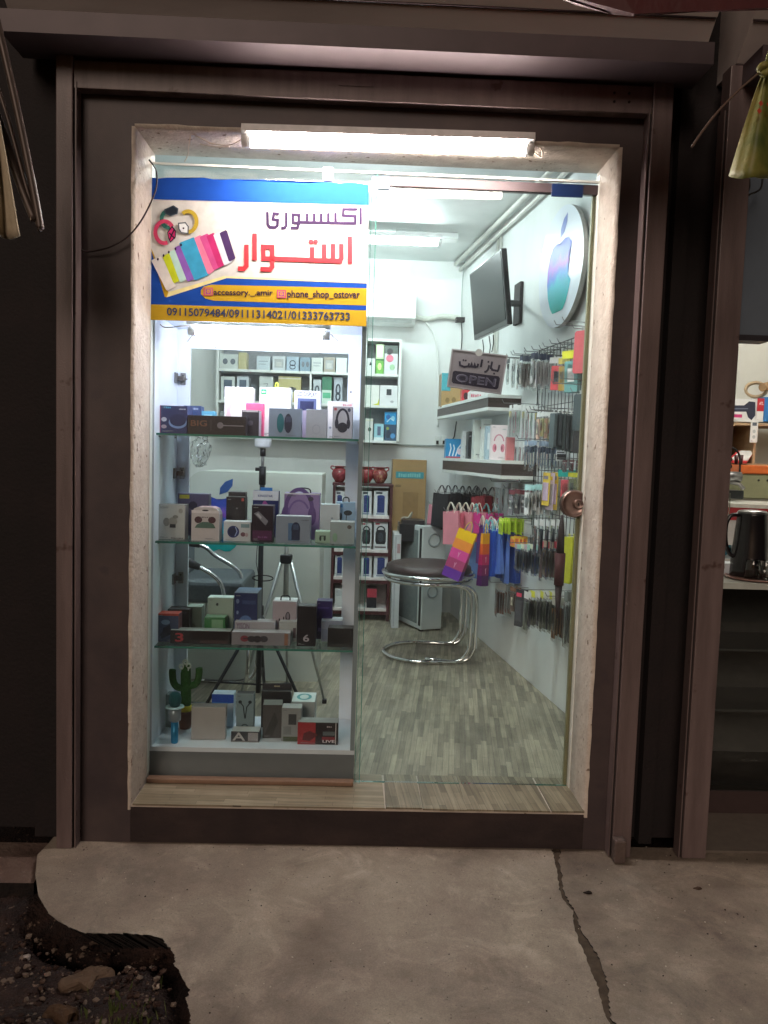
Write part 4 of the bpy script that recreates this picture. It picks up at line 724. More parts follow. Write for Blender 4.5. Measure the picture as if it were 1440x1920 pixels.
# round emblem board
uc = .315; zc = 2.425; rr = .315
t = thing('round_sign', 'round white wall board with a blue purple and teal bitten fruit emblem', 'sign', wallp(uc, .03, zc))
T0 = Vector(t.location)
def dfn(u, v, l): return wallp(uc-u, .055+l, zc+v)-T0
mb = MB(); fs = mb.prism([(rr*math.cos(a*.0982), rr*math.sin(a*.0982)) for a in range(64)], lambda x, y: wallp(uc-x, .055, zc+y)-T0, lambda x, y: wallp(uc-x, .03, zc+y)-T0, mat('#9a9690', .35, .5, .15, 20))
fs[0].material_index = mb.mi(mat('#dbe0ea', .3, 0, .02, 3, spec=.3, name='gloss_white')); mb.build('board', t)
mb = MB(); mb.tube([wallp(uc, .003, zc+.1)-T0, wallp(uc, .03, zc+.1)-T0], .03, STEEL, 10); mb.build('stand_off', t)
emb = bpy.data.materials.new('emblem_paint'); emb.use_nodes = True; n = emb.node_tree.nodes; L = emb.node_tree.links; bs = n['Principled BSDF']; bs.inputs['Roughness'].default_value = .4; bs.inputs['Specular IOR Level'].default_value = .25
tc = n.new('ShaderNodeTexCoord'); sx = n.new('ShaderNodeSeparateXYZ'); L.new(tc.outputs['Generated'], sx.inputs[0]); nz = n.new('ShaderNodeTexNoise'); nz.inputs['Scale'].default_value = 3.2; nz.inputs['Detail'].default_value = 3; L.new(tc.outputs['Generated'], nz.inputs[0])
ad = n.new('ShaderNodeMath'); ad.operation = 'MULTIPLY_ADD'; ad.inputs[1].default_value = .35; L.new(nz.outputs[0], ad.inputs[0]); L.new(sx.outputs[2], ad.inputs[2])
cr = n.new('ShaderNodeValToRGB'); e = cr.color_ramp.elements; e[0].position = .15; e[0].color = lin('#17b3a6'); e[1].position = 1.; e[1].color = lin('#3b4fae')
for ps, c in ((.55, '#22a9c0'), (.70, '#3a67bf'), (.80, '#8a4fb4'), (.88, '#7a5cc0')): x = e.new(ps); x.color = lin(c)
L.new(ad.outputs[0], cr.inputs[0]); L.new(cr.outputs[0], bs.inputs['Base Color'])
S_ = .43
for nm, pts in (('emblem_body', APPLE), ('emblem_leaf', LEAF)):
    d = Decal(lambda u, v, l: dfn(u*S_, v*S_-.02, l+.001)); d.poly(pts, emb if nm == 'emblem_body' else mat('#4058a8', .3)); d.build(nm, t)
# television on a swing arm
TL, TR_, BR_, BL_ = W(880, 514, 1.96), W(940, 465, 1.26), W(951, 608, 1.20), W(889, 638, 1.90)
t = thing('television', 'dark flat television tilted down on a wall arm', 'television', (TL+BR_)/2); T0 = Vector(t.location)
nrm = (TR_-TL).cross(BL_-TL).normalized(); nrm = nrm if nrm.dot(CAM-T0) > 0 else -nrm
def tvq(s0, s1, t0, t1, dep): return (TL.lerp(TR_, s0).lerp(BL_.lerp(BR_, s0), t0)-nrm*dep-T0)
def tvbox(s0, s1, t0, t1, d0, d1, m, nm, bev=0.):
    g = lambda s_, t_, d_: TL.lerp(TR_, s_).lerp(BL_.lerp(BR_, s_), t_)-nrm*d_-T0
    mb = MB(); mb.hexa([g(s0, t1, d0), g(s1, t1, d0), g(s1, t1, d1), g(s0, t1, d1), g(s0, t0, d0), g(s1, t0, d0), g(s1, t0, d1), g(s0, t0, d1)], m, bev); return mb.build(nm, t)
BLKG = mat('#15181a', .25, 0, .05, name='black_gloss')
tvbox(0, 1, 0, 1, 0, .03, BLKG, 'frame', .004); tvbox(.025, .975, .03, .93, -.002, .001, mat('#161b1b', .4, 0, .0, spec=.12, name='screen_glass'), 'screen')
tvbox(.1, .9, .1, .95, .03, .048, mat('#20262a', .5), 'rear_cover', .006)
c = tvq(.5, 0, .5, 0, .048); wp = RW(975, 570, .0)-T0
mb = MB(); mb.tube([c, c.lerp(wp, .5)+Vector((0, .06, 0)), wp], .02, BLK, 8); mb.build('wall_arm', t)
mb = MB(); q = wp+WN*.012; mb.hexa([q+WU*a+WN*b+Vector((0, 0, z)) for z in (-.13, .13) for a, b in ((-.06, -.012), (.06, -.012), (.06, .012), (-.06, .012))], BLK, .004); mb.build('wall_bracket', t)
mb = MB()
for a_, b_ in (((905, 637), (905, 668)), ((917, 630), (918, 665)), ((925, 628), (922, 660))): pa, pb = W(*a_, 1.6), W(*b_, 1.75); mb.tube([pa-T0, pa.lerp(pb, .5)+Vector((.006, 0, 0))-T0, pb-T0], .003, BLK, 5)
mb.build('cable', t)
# wall shelves with dark fascia
DW = noisemat('dark_wood_laminate', ['#3a302f', '#4a3f3d', '#55494a'], 3, .35, .08, 60, stretch=(1, 1, 14))
def wshelf(u0, u1, off, zlo, zhi, label):
    t = thing('wall_shelf', label, 'shelf', wallp((u0+u1)/2, 0, zlo), group='dark fronted wall shelves'); T0 = Vector(t.location)
    def pr_(mb, z0, z1, o1, m, g=0.):
        A = [wallp(u0-g, .001, z0)-T0, wallp(u0-g, o1, z0)-T0, wallp(u1, o1, z0)-T0, wallp(u1, .001, z0)-T0]; mb.hexa(A+[p+Vector((0, 0, z1-z0)) for p in A], m)
    mb = MB(); pr_(mb, zlo+.0202, zhi-.0202, off-.004, DW); mb.build('fascia', t)
    mb = MB(); pr_(mb, zhi-.02, zhi, off, WHT, .004); mb.build('top_board', t)
    mb = MB(); pr_(mb, zlo, zlo+.02, off, WHT, .004); mb.build('bottom_board', t); return t
def fitz(px, py, off): return RW(px, py, off).z
zu0, zu1 = fitz(914, 769, .22), fitz(914, 739, .22); zl0, zl1 = fitz(939, 898, .22), fitz(939, 863, .22)
uu = (RW(914, 755, .22)-WB-WN*.22).dot(WU); ul = (RW(939, 880, .22)-WB-WN*.22).dot(WU)
uuf = (RW(819, 780, .22)-WB-WN*.22).dot(WU); ulf = (RW(829, 870, .22)-WB-WN*.22).dot(WU)
wshelf(uu, uuf, .22, zu0, zu1, 'upper dark fronted shelf on the right wall below the hanging open sign'); wshelf(ul, ulf, .22, zl0, zl1, 'lower dark fronted shelf on the right wall holding headphone boxes')
# boxes on a wall shelf: front faces the room
def wbox(name, label, px0, px1, pyt, zs, off, depth, front, decals=(), side=None, py=None, face='cam', group=None, top=None):
    """box on / by the right wall whose face looks back towards the door; px range at the face"""
    pm = py or pyt+20; p = RW((px0+px1)/2, pm, off); Y = p.y
    return product(name, label, 'box', px0, px1, pyt, Y, zs, depth, front, decals, side, top, group=group)
wbox(PB, 'bright blue box with white loops on the lower wall shelf', 836, 868, 823, zl1, .13, .12, '#2a8cc4', [('l', [(.2, .1), (.3, .5), (.24, .75)], .06, '#e8f2f8'), ('l', [(.4, .1), (.5, .5), (.44, .7)], .06, '#e8f2f8'), ('l', [(.58, .1), (.7, .5), (.9, .75)], .06, '#e8f2f8'), ('e', .8, .35, .14, .16, '#e8d4e0'), ('r', 0, 0, 1, .08, '#c05060')])
wbox(PB, 'narrow white box next to the bright blue box on the lower wall shelf', 868, 877, 808, zl1, .13, .12, '#d8dcdc', [('e', .8, .4, .2, .14, '#3c3c44')])
wbox(PB, 'narrow black box between two white boxes on the lower wall shelf', 878, 888, 809, zl1, .13, .12, '#23272c', [('t', .2, .8, .8, .86, 'K', '#b0b4b8')])
wbox(PB, 'tall cream box with a red mark on the lower wall shelf', 889, 905, 788, zl1, .13, .10, '#d5dad4', [('e', .8, .8, .12, .04, '#b04a50'), ('t', .3, .1, .9, .14, 'stick', '#6c7478')], side='#c8cdc8')
wbox(PB, 'tall cream box standing behind the pale blue box on the lower wall shelf', 905, 921, 786, zl1, .11, .09, '#dde1dc', [('r', .1, .85, .9, .88, '#b8bcb8')])
wbox(PB, 'pale blue narrow box on the lower wall shelf', 911, 922, 799, zl1, .16, .06, '#a9c0cc', [('r', .3, .3, .7, .8, '#dce6ea')])
wbox(PB, 'white box with pink headphones on the lower wall shelf', 921, 951, 797, zl1, .15, .05, '#eadfe2', [('o', .5, .5, .30, .22, .035, 10, 170, '#d08ca0'), ('e', .24, .34, .13, .12, '#d88a9c'), ('e', .74, .34, .13, .12, '#d88a9c'), ('e', .28, .34, .04, .07, '#7c4858'), ('e', .70, .34, .04, .07, '#7c4858'), ('t', .7, .86, .92, .9, 'air', '#9cb0ac')])
wbox(PB, 'dusty pink box at the near end of the lower wall shelf', 950, 965, 820, zl1, .15, .05, '#c77c80')
wbox(PB, 'brown carton with a teal label, farther of two on the upper wall shelf', 812, 828, 706, zu1-.01, .10, .2, '#a08055', [('r', 0, .45, 1, 1, '#3f98a4'), ('r', .4, .6, .6, .9, '#8cc8cc'), ('e', .5, .18, .2, .06, '#7c6440')], py=740)
wbox(PB, 'larger brown carton with a teal label, nearer of two on the upper wall shelf', 828, 868, 700, zu1-.01, .14, .2, '#a98a5d', [('r', 0, .48, .42, 1, '#45a0ac'), ('e', .3, .2, .1, .08, '#80683f'), ('e', .6, .22, .1, .08, '#80683f')], py=740, side='#9c7c50')
wbox(PB, 'red and white box between the cartons and the sign on the upper wall shelf', 866, 880, 731, zu1, .15, .1, '#c43c44', [('e', .5, .5, .3, .3, '#3c2024')])
wbox(PB, 'flat white box with pink lettering on the upper wall shelf', 880, 908, 734, zu1, .15, .1, '#e9e4e4', [('t', .1, .3, .8, .7, 'Redmi', '#d05068')])
# sockets under the shelf
for px, lb in ((820, 'double white wall socket nearest the back corner'), (832, 'second white wall socket with a plug in the back corner')):
    p = W(px, 826, 3.68); t = thing('wall_socket', lb, 'socket', p); mb = MB(); mb.box((-.02, -.004, -.04), (.02, .018, .04), WHT, .003); mb.build('plate', t); mb = MB(); mb.box((-.010, -.02, -.03), (.010, -.0045, .0), BLK, .002); mb.build('plug', t)
mb = MB(); mb.tube(bez([W(856, 790, 3.55), W(853, 810, 3.55), W(850, 822, 3.6), W(838, 830, 3.66)]), .005, BLK, 5); tag(mb.build('cable'), 'black cable dropping behind the upper wall shelf to the sockets', 'cable')

# ---------------------------------------------------------------- white shelf unit on the back wall
YS = 3.46; sx0 = W(405, 700, YS).x; sx1 = W(752, 700, YS).x; ztp = W(740, 636, YS).z
zs = [W(720, y, YS).z for y in (701, 760, 826)]
t = thing('wall_cabinet', 'open white shelf unit full of boxes on the back wall', 'shelf unit', ((sx0+sx1)/2, 3.58, zs[2])); T0 = Vector(t.location)
def up_(mb, nm): o = mb.build(nm, t); o.location = -T0; return o
for x in (sx0, sx1-.02): mb = MB(); mb.box((x, YS, zs[2]), (x+.02, 3.695, ztp), WHT, .001); up_(mb, 'side_panel')
mb = MB(); mb.box((sx0+.02, 3.68, zs[2]), (sx1-.0202, 3.695, ztp), mat('#a5abb0', .6)); up_(mb, 'back_panel')
for z in zs+[ztp]: mb = MB(); mb.box((sx0+.0203, YS+.002, z-.02), (sx1-.0203, 3.679, z), WHT); up_(mb, 'shelf_board')
dvx = W(580, 730, YS).x; mb = MB(); mb.box((dvx, YS+.004, zs[1]+.0003), (dvx+.016, 3.678, zs[0]-.0203), WHT); up_(mb, 'divider')
mb = MB(); x_ = W(683, 700, YS).x; mb.box((x_, YS+.004, zs[0]+.0003), (x_+.016, 3.678, ztp-.0203), WHT); up_(mb, 'divider')
bs_ = [(412, 446, 664, 0, '#c9cfcb', 'e', 'white box with two dark discs, first on the top row of the white shelf unit'), (447, 462, 661, 0, '#bfb88a', '', 'olive-yellow box on the top row of the white shelf unit'), (481, 506, 668, 0, '#c4d0d6', 't', 'pale blue-grey box behind the bright lamp glow on the top row of the unit'), (511, 535, 668, 0, '#ced4d8', 'r', 'light grey printed box in the middle of the top row of the unit'), (537, 560, 669, 0, '#a9bccb', 'o', 'light steel-blue box on the top row of the unit'), (562, 582, 670, 0, '#7f98a8', 'e', 'slate blue box on the top row of the unit'), (584, 605, 671, 0, '#cfd5d2', 't', 'off-white lettered box on the top row of the unit'), (607, 628, 670, 0, '#a59f92', 'r', 'taupe box near the right of the top row seen over the cabinet'), (630, 650, 671, 0, '#dce4e4', '', 'plain white box at the right of the top row seen over the cabinet'),
       (414, 440, 706, 1, '#d6dad8', 'p', 'white box with a dark phone screen, first on the middle row'), (444, 466, 706, 1, '#ccd4dc', 'p', 'pale blue box with a grey screen picture on the middle row'), (486, 512, 706, 1, '#d3d8d6', 'l', 'white box with a fine cable drawing on the middle row'), (522, 564, 706, 1, '#c9bf86', 'c', 'wide straw-coloured box with a dark clip picture on the middle row'), (587, 602, 712, 1, '#c4ccd2', 'o', 'narrow pale box with a dark coil on the middle row'), (604, 622, 706, 1, '#3e7f62', 'g', 'green topped white box on the middle row'), (626, 642, 708, 1, '#b4bcc6', 'o', 'narrow grey box with ring picture on the middle row'), 
       (686, 703, 672, 0, '#dfe4e2', 'a', 'small white box with a dark triangle on the top row right of the cabinet'), (705, 720, 645, 0, '#b9d6a4', 'g2', 'tall light green box on the top row right of the cabinet'), (721, 746, 648, 0, '#d9dde0', 'k', 'white box with a pink earphone picture on the top row'), (684, 711, 722, 1, '#eef0ea', 'y', 'blank white box with a yellow corner on the middle row'), (712, 745, 723, 1, '#e8eaec', 's', 'white box with a dark square on the middle row'),
       (412, 438, 772, 2, '#7b8287', '', 'grey box on the bottom row seen left of the cabinet goods'), (684, 699, 785, 2, '#dadcd8', 'c', 'white box with a dark earbud case on the bottom row'), (701, 719, 795, 2, '#9fd0dc', 'p2', 'pale cyan box with a phone picture on the bottom row'), (721, 743, 796, 2, '#33506a', 'm', 'dark blue box under the bright blue box on the bottom row')]
for x0_, x1_, yt, row, c, kind, lb in bs_:
    if row == 0 and x0_ > 700 and yt < 650: pass
    dec = {'e': [('e', .3, .5, .14, .2, '#6c747c'), ('e', .72, .5, .14, .2, '#6c747c')], 't': [('r', .15, .6, .85, .66, '#98a4ac'), ('r', .15, .4, .7, .45, '#98a4ac')], 'r': [('r', .15, .2, .85, .8, '#b0b4b4'), ('r', .3, .3, .7, .6, '#c8c8c4')], 'o': [('o', .5, .55, .22, .18, .06, 0, 360, '#3c4450'), ('o', .5, .28, .22, .14, .06, 0, 360, '#3c4450')], 'p': [('r', .22, .14, .8, .86, '#5d6b7c')], 'p2': [('r', .35, .3, .7, .85, '#5a6a86'), ('r', 0, 0, 1, .18, '#e4f0f2')], 'l': [('l', [(.3, .7), (.6, .72), (.5, .5), (.7, .45)], .02, '#7c8488')],
           'c': [('e', .6, .5, .2, .1, '#4a4c44'), ('r', .45, .42, .7, .5, '#4a4c44'), ('l', [(0, .92), (1, .92)], .05, '#e0dcc4')], 'g': [('r', 0, 0, 1, .5, '#cfe4d8'), ('r', .1, .2, .9, .4, '#5cb48c')], 'g2': [('r', 0, .45, 1, .5, '#2c6c34'), ('r', 0, 0, 1, .45, '#6cb04c'), ('e', .5, .25, .25, .12, '#d8e8a0'), ('r', .1, .55, .9, .95, '#e6f2dc')], 'k': [('e', .4, .55, .28, .13, '#e07c94'), ('e', .35, .80, .25, .12, '#2c3034'), ('r', 0, .72, 1, 1, '#5a6862'), ('e', .4, .8, .22, .10, '#22262a'), ('e', .4, .54, .26, .12, '#e07c94'), ('e', .6, .25, .2, .1, '#a0c8a0')], 'a': [('p', [(.35, .55), (.65, .55), (.5, .8)], '#30343a')], 'y': [('p', [(.5, 0), (1, 0), (1, .35), (.9, .1)], '#c8cc3c')], 's': [('r', .38, .52, .66, .82, '#3c4248'), ('e', .7, .2, .1, .06, '#b4b8bc')], 'm': [('e', .3, .4, .25, .25, '#20344a'), ('e', .7, .3, .2, .16, '#4c90c8'), ('e', .25, .75, .12, .1, '#98b04c')]}.get(kind, [])
    product(PB, lb, 'box', x0_, x1_, yt, YS+.03, zs[row], .12, c, dec, group=None)
o, wd, h = product(PB, 'bright blue box stacked on the dark blue box on the bottom row', 'box', 721, 743, 773, YS+.03, W(730, 796, YS+.03).z, .1, '#2c9ad4', [('e', .3, .6, .18, .2, '#1c5c9c'), ('e', .7, .5, .16, .2, '#9cd8f0'), ('l', [(.2, .2), (.5, .5), (.8, .3)], .08, '#bfe6f4')])

# ---------------------------------------------------------------- maroon display rack with speaker boxes, pots on top
YR = 3.28; rx0, rx1 = W(622, 1000, YR).x, W(734, 1000, YR).x; zr_ = [W(700, y, YR).z for y in (967, 1031, 1083, 1141)]; zt = W(700, 912, YR).z
t = thing('display_rack', 'maroon floor rack with white shelves of speaker boxes by the back wall', 'rack', ((rx0+rx1)/2, YR+.1, ZF)); T0 = Vector(t.location)
MAR = mat('#4b2327', .4, 0, .12, 12, name='maroon_board')
for x in (rx0, rx1-.022): mb = MB(); mb.box((x, YR, ZF+.001), (x+.022, YR+.26, zt), MAR); up_(mb, 'upright')
mb = MB(); mb.box((rx0+.0222, YR+.24, ZF+.02), (rx1-.0222, YR+.258, zt-.021), mat('#c9bcb8', .5)); up_(mb, 'back_panel')
mb = MB(); mb.box((rx0-.004, YR-.004, zt+.0002), (rx1+.004, YR+.264, zt+.02), MAR); up_(mb, 'top_board')
for i, z in enumerate(zr_): mb = MB(); mb.box((rx0+.0224, YR+.004, z-.022), (rx1-.0224, YR+.238, z), mat('#e4dcda', .4)); up_(mb, 'shelf_board'); mb = MB(); mb.box((rx0+.0224, YR+.001, z-.05), (rx1-.0224, YR+.0038, z-.0222), MAR); up_(mb, 'shelf_trim')
for row, (yt, tp_) in enumerate(((921, 'b'), (979, 'k'), (1038, 'b'), (1104, 'x'))):
    cols = [(628, 645), (677, 697), (701, 727)] if row < 3 else [(628, 648), (688, 706)]
    for ci, (x0_, x1_) in enumerate(cols):
        if tp_ == 'b': dec = [('r', .25, .12, .78, .78, '#26356e'), ('e', .5, .78, .27, .06, '#33468a'), ('r', .15, .88, .6, .96, '#3c404c'), ('r', .2, .04, .8, .10, '#8c94a8')]
        elif tp_ == 'k': dec = [('p', [(.12, .3), (.2, .2), (.8, .2), (.88, .3), (.88, .6), (.78, .72), (.22, .72), (.12, .6)], '#22242a'), ('o', .5, .7, .28, .14, .05, 0, 180, '#22242a'), ('e', .5, .45, .2, .18, '#3a3e48'), ('r', .1, .06, .9, .12, '#6c5c60'), ('r', .1, .9, .4, .96, '#b04850')]
        else: dec = [('r', 0, .55, 1, 1, '#b23c4c')] if ci else [('r', .1, .6, .9, .9, '#c8ccd0')]
        what = {'b': 'white box with a blue speaker', 'k': 'white box with a black handled speaker', 'x': ('black and red box' if ci else 'plain white box')}[tp_]
        where = ['top', 'second', 'third', 'lowest'][row]; pos = (['left end through the cabinet', 'beside the cabinet edge', 'at the right end'] if row < 3 else ['seen through the cabinet', 'beside the cabinet edge'])[ci]
        product('speaker_box' if row < 3 else PB, '%s, %s rack shelf, %s' % (what, where, pos), 'box', x0_, x1_, yt, YR+.02, zr_[row], .15, ('#dadcde' if not (tp_ == 'x' and ci) else '#25252c'), dec, group='speaker boxes on the maroon rack' if row < 3 else None)
for px, lb, c in ((636, 'red ceramic pot on the maroon rack, seen through the cabinet', '#7c2e34'), (686, 'red ceramic pot half hidden by the cabinet edge', '#8a2f36'), (712, 'patterned red and gold ceramic pot on the maroon rack', '#8f4a44')):
    p = W(px, 905, YR+.12); hp = .16; t = thing('ceramic_pot', lb, 'pot', (p.x, YR+.12, zt+.021), group='ceramic pots on the rack'); t.scale = (.8, .8, .82)
    pm = noisemat('glazed_pot', [c, '#7a2f30', '#c7a07c'] if px == 712 else [c, c, '#a84c54'], 22, .15, .1, 40)
    mb = MB(); mb.lathe([(.035, 0), (.042, .006), (.072, .05), (.078, .085), (.066, .12), (.044, .138)], pm, 24); mb.build('belly', t)
    mb = MB(); mb.lathe([(.0445, .1385), (.05, .15), (.06, .158), (.052, .158), (.038, .14)], mat('#943e44', .3), 24); mb.build('rim', t)
    for s_ in (-1, 1): mb = MB(); mb.tube(bez([(s_*.062, 0, .118), (s_*.085, 0, .135), (s_*.08, 0, .155), (s_*.055, 0, .153)], 4), .007, mat('#943e44', .3), 8); mb.build('handle', t)
# ---------------------------------------------------------------- cartons by the back wall
product('tall_carton', 'tall brown cardboard carton with a teal label standing by the back wall', 'carton', 736, 800, 862, 3.34, ZF, .26, '#a08156', [('r', .1, .885, .92, .925, '#2f8792'), ('t', .18, .893, .84, .917, 'SUNNY LIFE', '#78b8b8'), ('r', .10, .83, .26, .845, '#7c6440'), ('r', .33, .28, .78, .80, '#8f7148')], top='#b39565', side='#8c6f49', bev=.003)
zz = Zp(790, 1185, ZF); YC = zz.y
def pcb(label, px0, px1, py_t, zb2, zt2, Y0, dep, ang):
    xa_, xb_ = W(px0, py_t, Y0).x, W(px1, py_t, Y0).x; wd = xb_-xa_; h = zt2-zb2
    t = thing('computer_tower', label, 'computer case', ((xa_+xb_)/2, Y0, zb2), (0, 0, R(ang)), group='white computer cases stacked by the back wall')
    m = mat('#c9cfcf', .35, 0, .04, 8, name='white_case'); g = mat('#4a5254', .12, 0, .05)
    mb = MB(); mb.box((-wd/2, 0, .012), (wd/2, dep, h), m, .006); mb.build('chassis', t)
    mb = MB(); mb.box((-wd/2-.003, dep*.12, h*.12), (-wd/2-.0004, dep*.88, h*.9), mat('#7f8888', .08)); mb.build('side_window', t)
    mb = MB(); mb.box((-wd*.36, dep*.15, h+.0004), (wd*.30, dep*.85, h+.003), g); mb.build('top_grille', t)
    mb = MB(); mb.box((-wd/2-.004, dep*.02, h*.1), (-wd/2-.0006, dep*.07, h*.95), BLK); mb.build('vent_strip', t)
    mb = MB(); mb.tube([(wd*.18*math.cos(a)*1.3, -.003, h*.72+wd*.24*math.sin(a)) for a in [k*.2618 for k in range(24)]], .008, mat('#9aa2a2', .3), 6, closed=True); mb.build('fan_ring', t)
    for x in (-wd*.4, wd*.4):
        for y in (.03, dep-.03): mb = MB(); mb.box((x-.015, y-.015, 0), (x+.015, y+.015, .0118), BLK); mb.build('foot', t)
p1 = Zp(790, 1183, ZF)
pcb('white computer case standing on the floor behind the stool', 788, 832, 1130, ZF+.001, ZF+.42, p1.y, .56, 24)
pcb('white computer case with a dark top grille stacked above the stool seat level', 788, 838, 1050, ZF+.4215, ZF+.80, p1.y+.02, .56, 24)
product('flat_box', 'tall narrow white flat-packed box leaning beside the computer cases', 'box', 738, 752, 1002, 3.05, ZF, .30, '#ced2d4', [('r', .2, .02, .4, .97, '#b4b8bc'), ('r', .5, .8, .9, .9, '#b08c90')])
zq = ZF+.80
YD = p1.y+.10
o, wd, h = product('flat_box', 'flat black box with white lettering on top of the computer case', 'box', 748, 798, W and 1016, YD, zq+.002, .22, '#1b1a1e', [('t', .72, .3, .95, .75, 'HDR-P2', '#b4b4b8')], top='#2c2a2e')
zd = zq+.002+h+.001
o, wd, h = product(PB, 'black electronics box with red lettering on top of the flat black box', 'box', 753, 796, 976, YD+.01, zd, .18, '#2c2629', [('r', .36, .5, .52, .62, '#c04450'), ('t', .05, .06, .6, .16, 'CAMERA', '#9c3440'), ('r', .85, .3, .92, .8, '#8c8488'), ('r', .6, .6, .66, .74, '#a49ca0')], top='#3c383a')
p = W(765, 972, YD+.05); mb = MB(); mb.tube(bez([(0-.05, 0, 0), (-.03, 0, .012), (.0, 0, .006), (.03, .01, .05), (.02, .02, .008), (-.02, .02, .01)], 5), .006, mat('#b9b4a6', .5), 6); tag(mb.build('cable_coil', loc=(p.x, YD+.07, zd+h+.008)), 'pale loose cable lying on the black electronics box', 'cable')
# ---------------------------------------------------------------- stool
sc_ = W(803, 1082, 2.30); sz = .585; rr_ = .285
t = thing('stool', 'round brown vinyl stool on a chrome cantilever tube frame', 'stool', (sc_.x, 2.30, ZF)); 
mb = MB(); mb.lathe([(.20, sz-.035), (rr_-.012, sz-.03), (rr_, sz-.012), (rr_-.004, sz+.018), (rr_-.04, sz+.032), (.12, sz+.036), (.0005, sz+.037)], mat('#3a2b2a', .38, 0, .1, 30, .25, 180, name='brown_vinyl'), 48); mb.build('seat', t)
def circ(r, z, n=40): return [(r*math.cos(2*math.pi*i/n), r*math.sin(2*math.pi*i/n), z) for i in range(n)]
for k, (r_, z) in enumerate(((rr_+.014, sz-.030), (rr_-.002, sz-.068))): mb = MB(); mb.tube(circ(r_, z), .0135, CHROME, 10, closed=True); mb.build('seat_ring', t)
XRr = rr_+.01
for off in (0, .030):
    for s_ in (-1, 1):
        pass
def upright(yo, rad, xo):
    return bez([(-.02+xo, yo, sz-.075), (.12+xo, yo, sz-.078), (XRr-.07+xo, yo, sz-.082), (XRr-.015+xo, yo, sz-.12), (XRr+xo, yo, sz-.20), (XRr+xo, yo, .20), (XRr-.006+xo, yo, .10), (XRr-.05+xo, yo, .030), (XRr-.12+xo, yo, .0155)], 6)
for yo in (-.235, .235):
    for xo in (0, -.034):
        mb = MB(); mb.tube(upright(yo, .0125, xo), .0128, CHROME, 10); mb.build('leg', t)
lp = [(XRr-.12, -.235, .0155), (.05, -.255, .0155), (-.10, -.25, .0155), (-.22, -.17, .0155), (-.285, 0, .0155), (-.22, .17, .0155), (-.10, .25, .0155), (.05, .255, .0155), (XRr-.12, .235, .0155)]
mb = MB(); mb.tube(bez(lp, 8), .0135, CHROME, 10); mb.build('base_loop', t)
mb = MB(); mb.tube([(XRr-.154, -.235, .0155), (XRr-.26, -.237, .03), (XRr-.32, -.235, .03)], .011, CHROME, 8); mb.build('base_loop', t)
# ================================================================ SEEN THROUGH THE CABINET
# white desk with emblem
YDk = 1.62; d0, d1 = W(352, 900, YDk).x, W(604, 900, YDk).x; dz = W(480, 886, YDk).z
t = thing('reception_desk', 'white desk panel with a large coloured fruit emblem behind the display cabinet', 'desk', ((d0+d1)/2, YDk, ZF)); hw = (d1-d0)/2; hh = dz-ZF
pts = [(-hw, 0), (hw, 0), (hw, hh)]+[(-hw+.09-.09*math.sin(a*.314), hh-.09+.09*math.cos(a*.314)) for a in range(6)]
mb = MB(); fs = mb.prism(pts, lambda x, z: Vector((x, 0, z)), lambda x, z: Vector((x, .45, z)), mat('#cdd3cc', .35, 0, .05, 4, name='desk_white')); mb.build('front_panel', t)
T0 = Vector((0, 0, 0)); cxx = W(412, 960, YDk).x-(d0+d1)/2; czz = W(412, 975, YDk).z-ZF
for nm, pt, mm in (('emblem_body', APPLE, emb), ('emblem_leaf', LEAF, mat('#2f5596', .4))):
    d = Decal(lambda u, v, l: Vector((cxx+u*.36*(1), -l-.001, czz+v*.36))); d.poly(pt, mm); d.build(nm, t)
# ring light on its stand
pf = Zp(487, 1300, ZF); YL = 1.02; xL = W(490, 1000, YL).x
t = thing('ring_light_stand', 'black tripod stand carrying a round white lamp head', 'light stand', (xL, YL, ZF)); zh = W(490, 836, YL).z-ZF
DK = mat('#23282e', .4, .2, .1, name='black_alu')
mb = MB(); mb.tube([(0, 0, .12), (0, 0, zh-.14)], .013, DK, 10); mb.tube([(0, 0, zh-.14), (0, 0, zh-.02)], .008, STEEL, 8); mb.build('pole', t)
mb = MB(); mb.tube([(0, 0, zh-.19), (0, 0, zh-.10)], .017, DK, 10); mb.tube([(-.035, 0, zh-.115), (0, 0, zh-.115)], .009, DK, 8); mb.build('clamp', t)
mb = MB(); mb.tube([(0, 0, zh-.05), (0, 0, zh-.012)], .014, DK, 10); mb.build('collar', t)
mb = MB(); mb.lathe([(.012, -.012), (.034, -.008), (.04, .0), (.042, .05), (.036, .10), (.01, .115)], mat('#eef0f4', .4), 24, Matrix.Translation((0, 0, zh+.0))); mb.build('lamp_head', t)
mb = MB(); mb.tube([(0, 0, .50), (0, 0, .56)], .019, DK, 10); mb.build('collar', t)
for a in (215, 325, 90):
    ca, sa = math.cos(R(a)), math.sin(R(a)); mb = MB(); mb.tube([(0, 0, .53), (ca*.34, sa*.34*.8, .012)], .009, DK, 6); mb.build('leg', t); mb = MB(); mb.tube([(0, 0, .16), (ca*.22, sa*.22*.8, .20)], .005, DK, 6); mb.build('brace', t)
mb = MB(); cc = W(493, 1084, YL-.02)-Vector(t.location); mb.tube([(cc.x+.05*math.cos(a), cc.y, cc.z+.014*math.sin(a)) for a in [k*.3 for k in range(21)]], .003, BLK, 5, closed=True); mb.tube([(.0, -.02, cc.z-.02), (-.02, -.02, cc.z+.08), (-.008, -.02, cc.z+.3)], .002, BLK, 5); mb.build('cable', t)
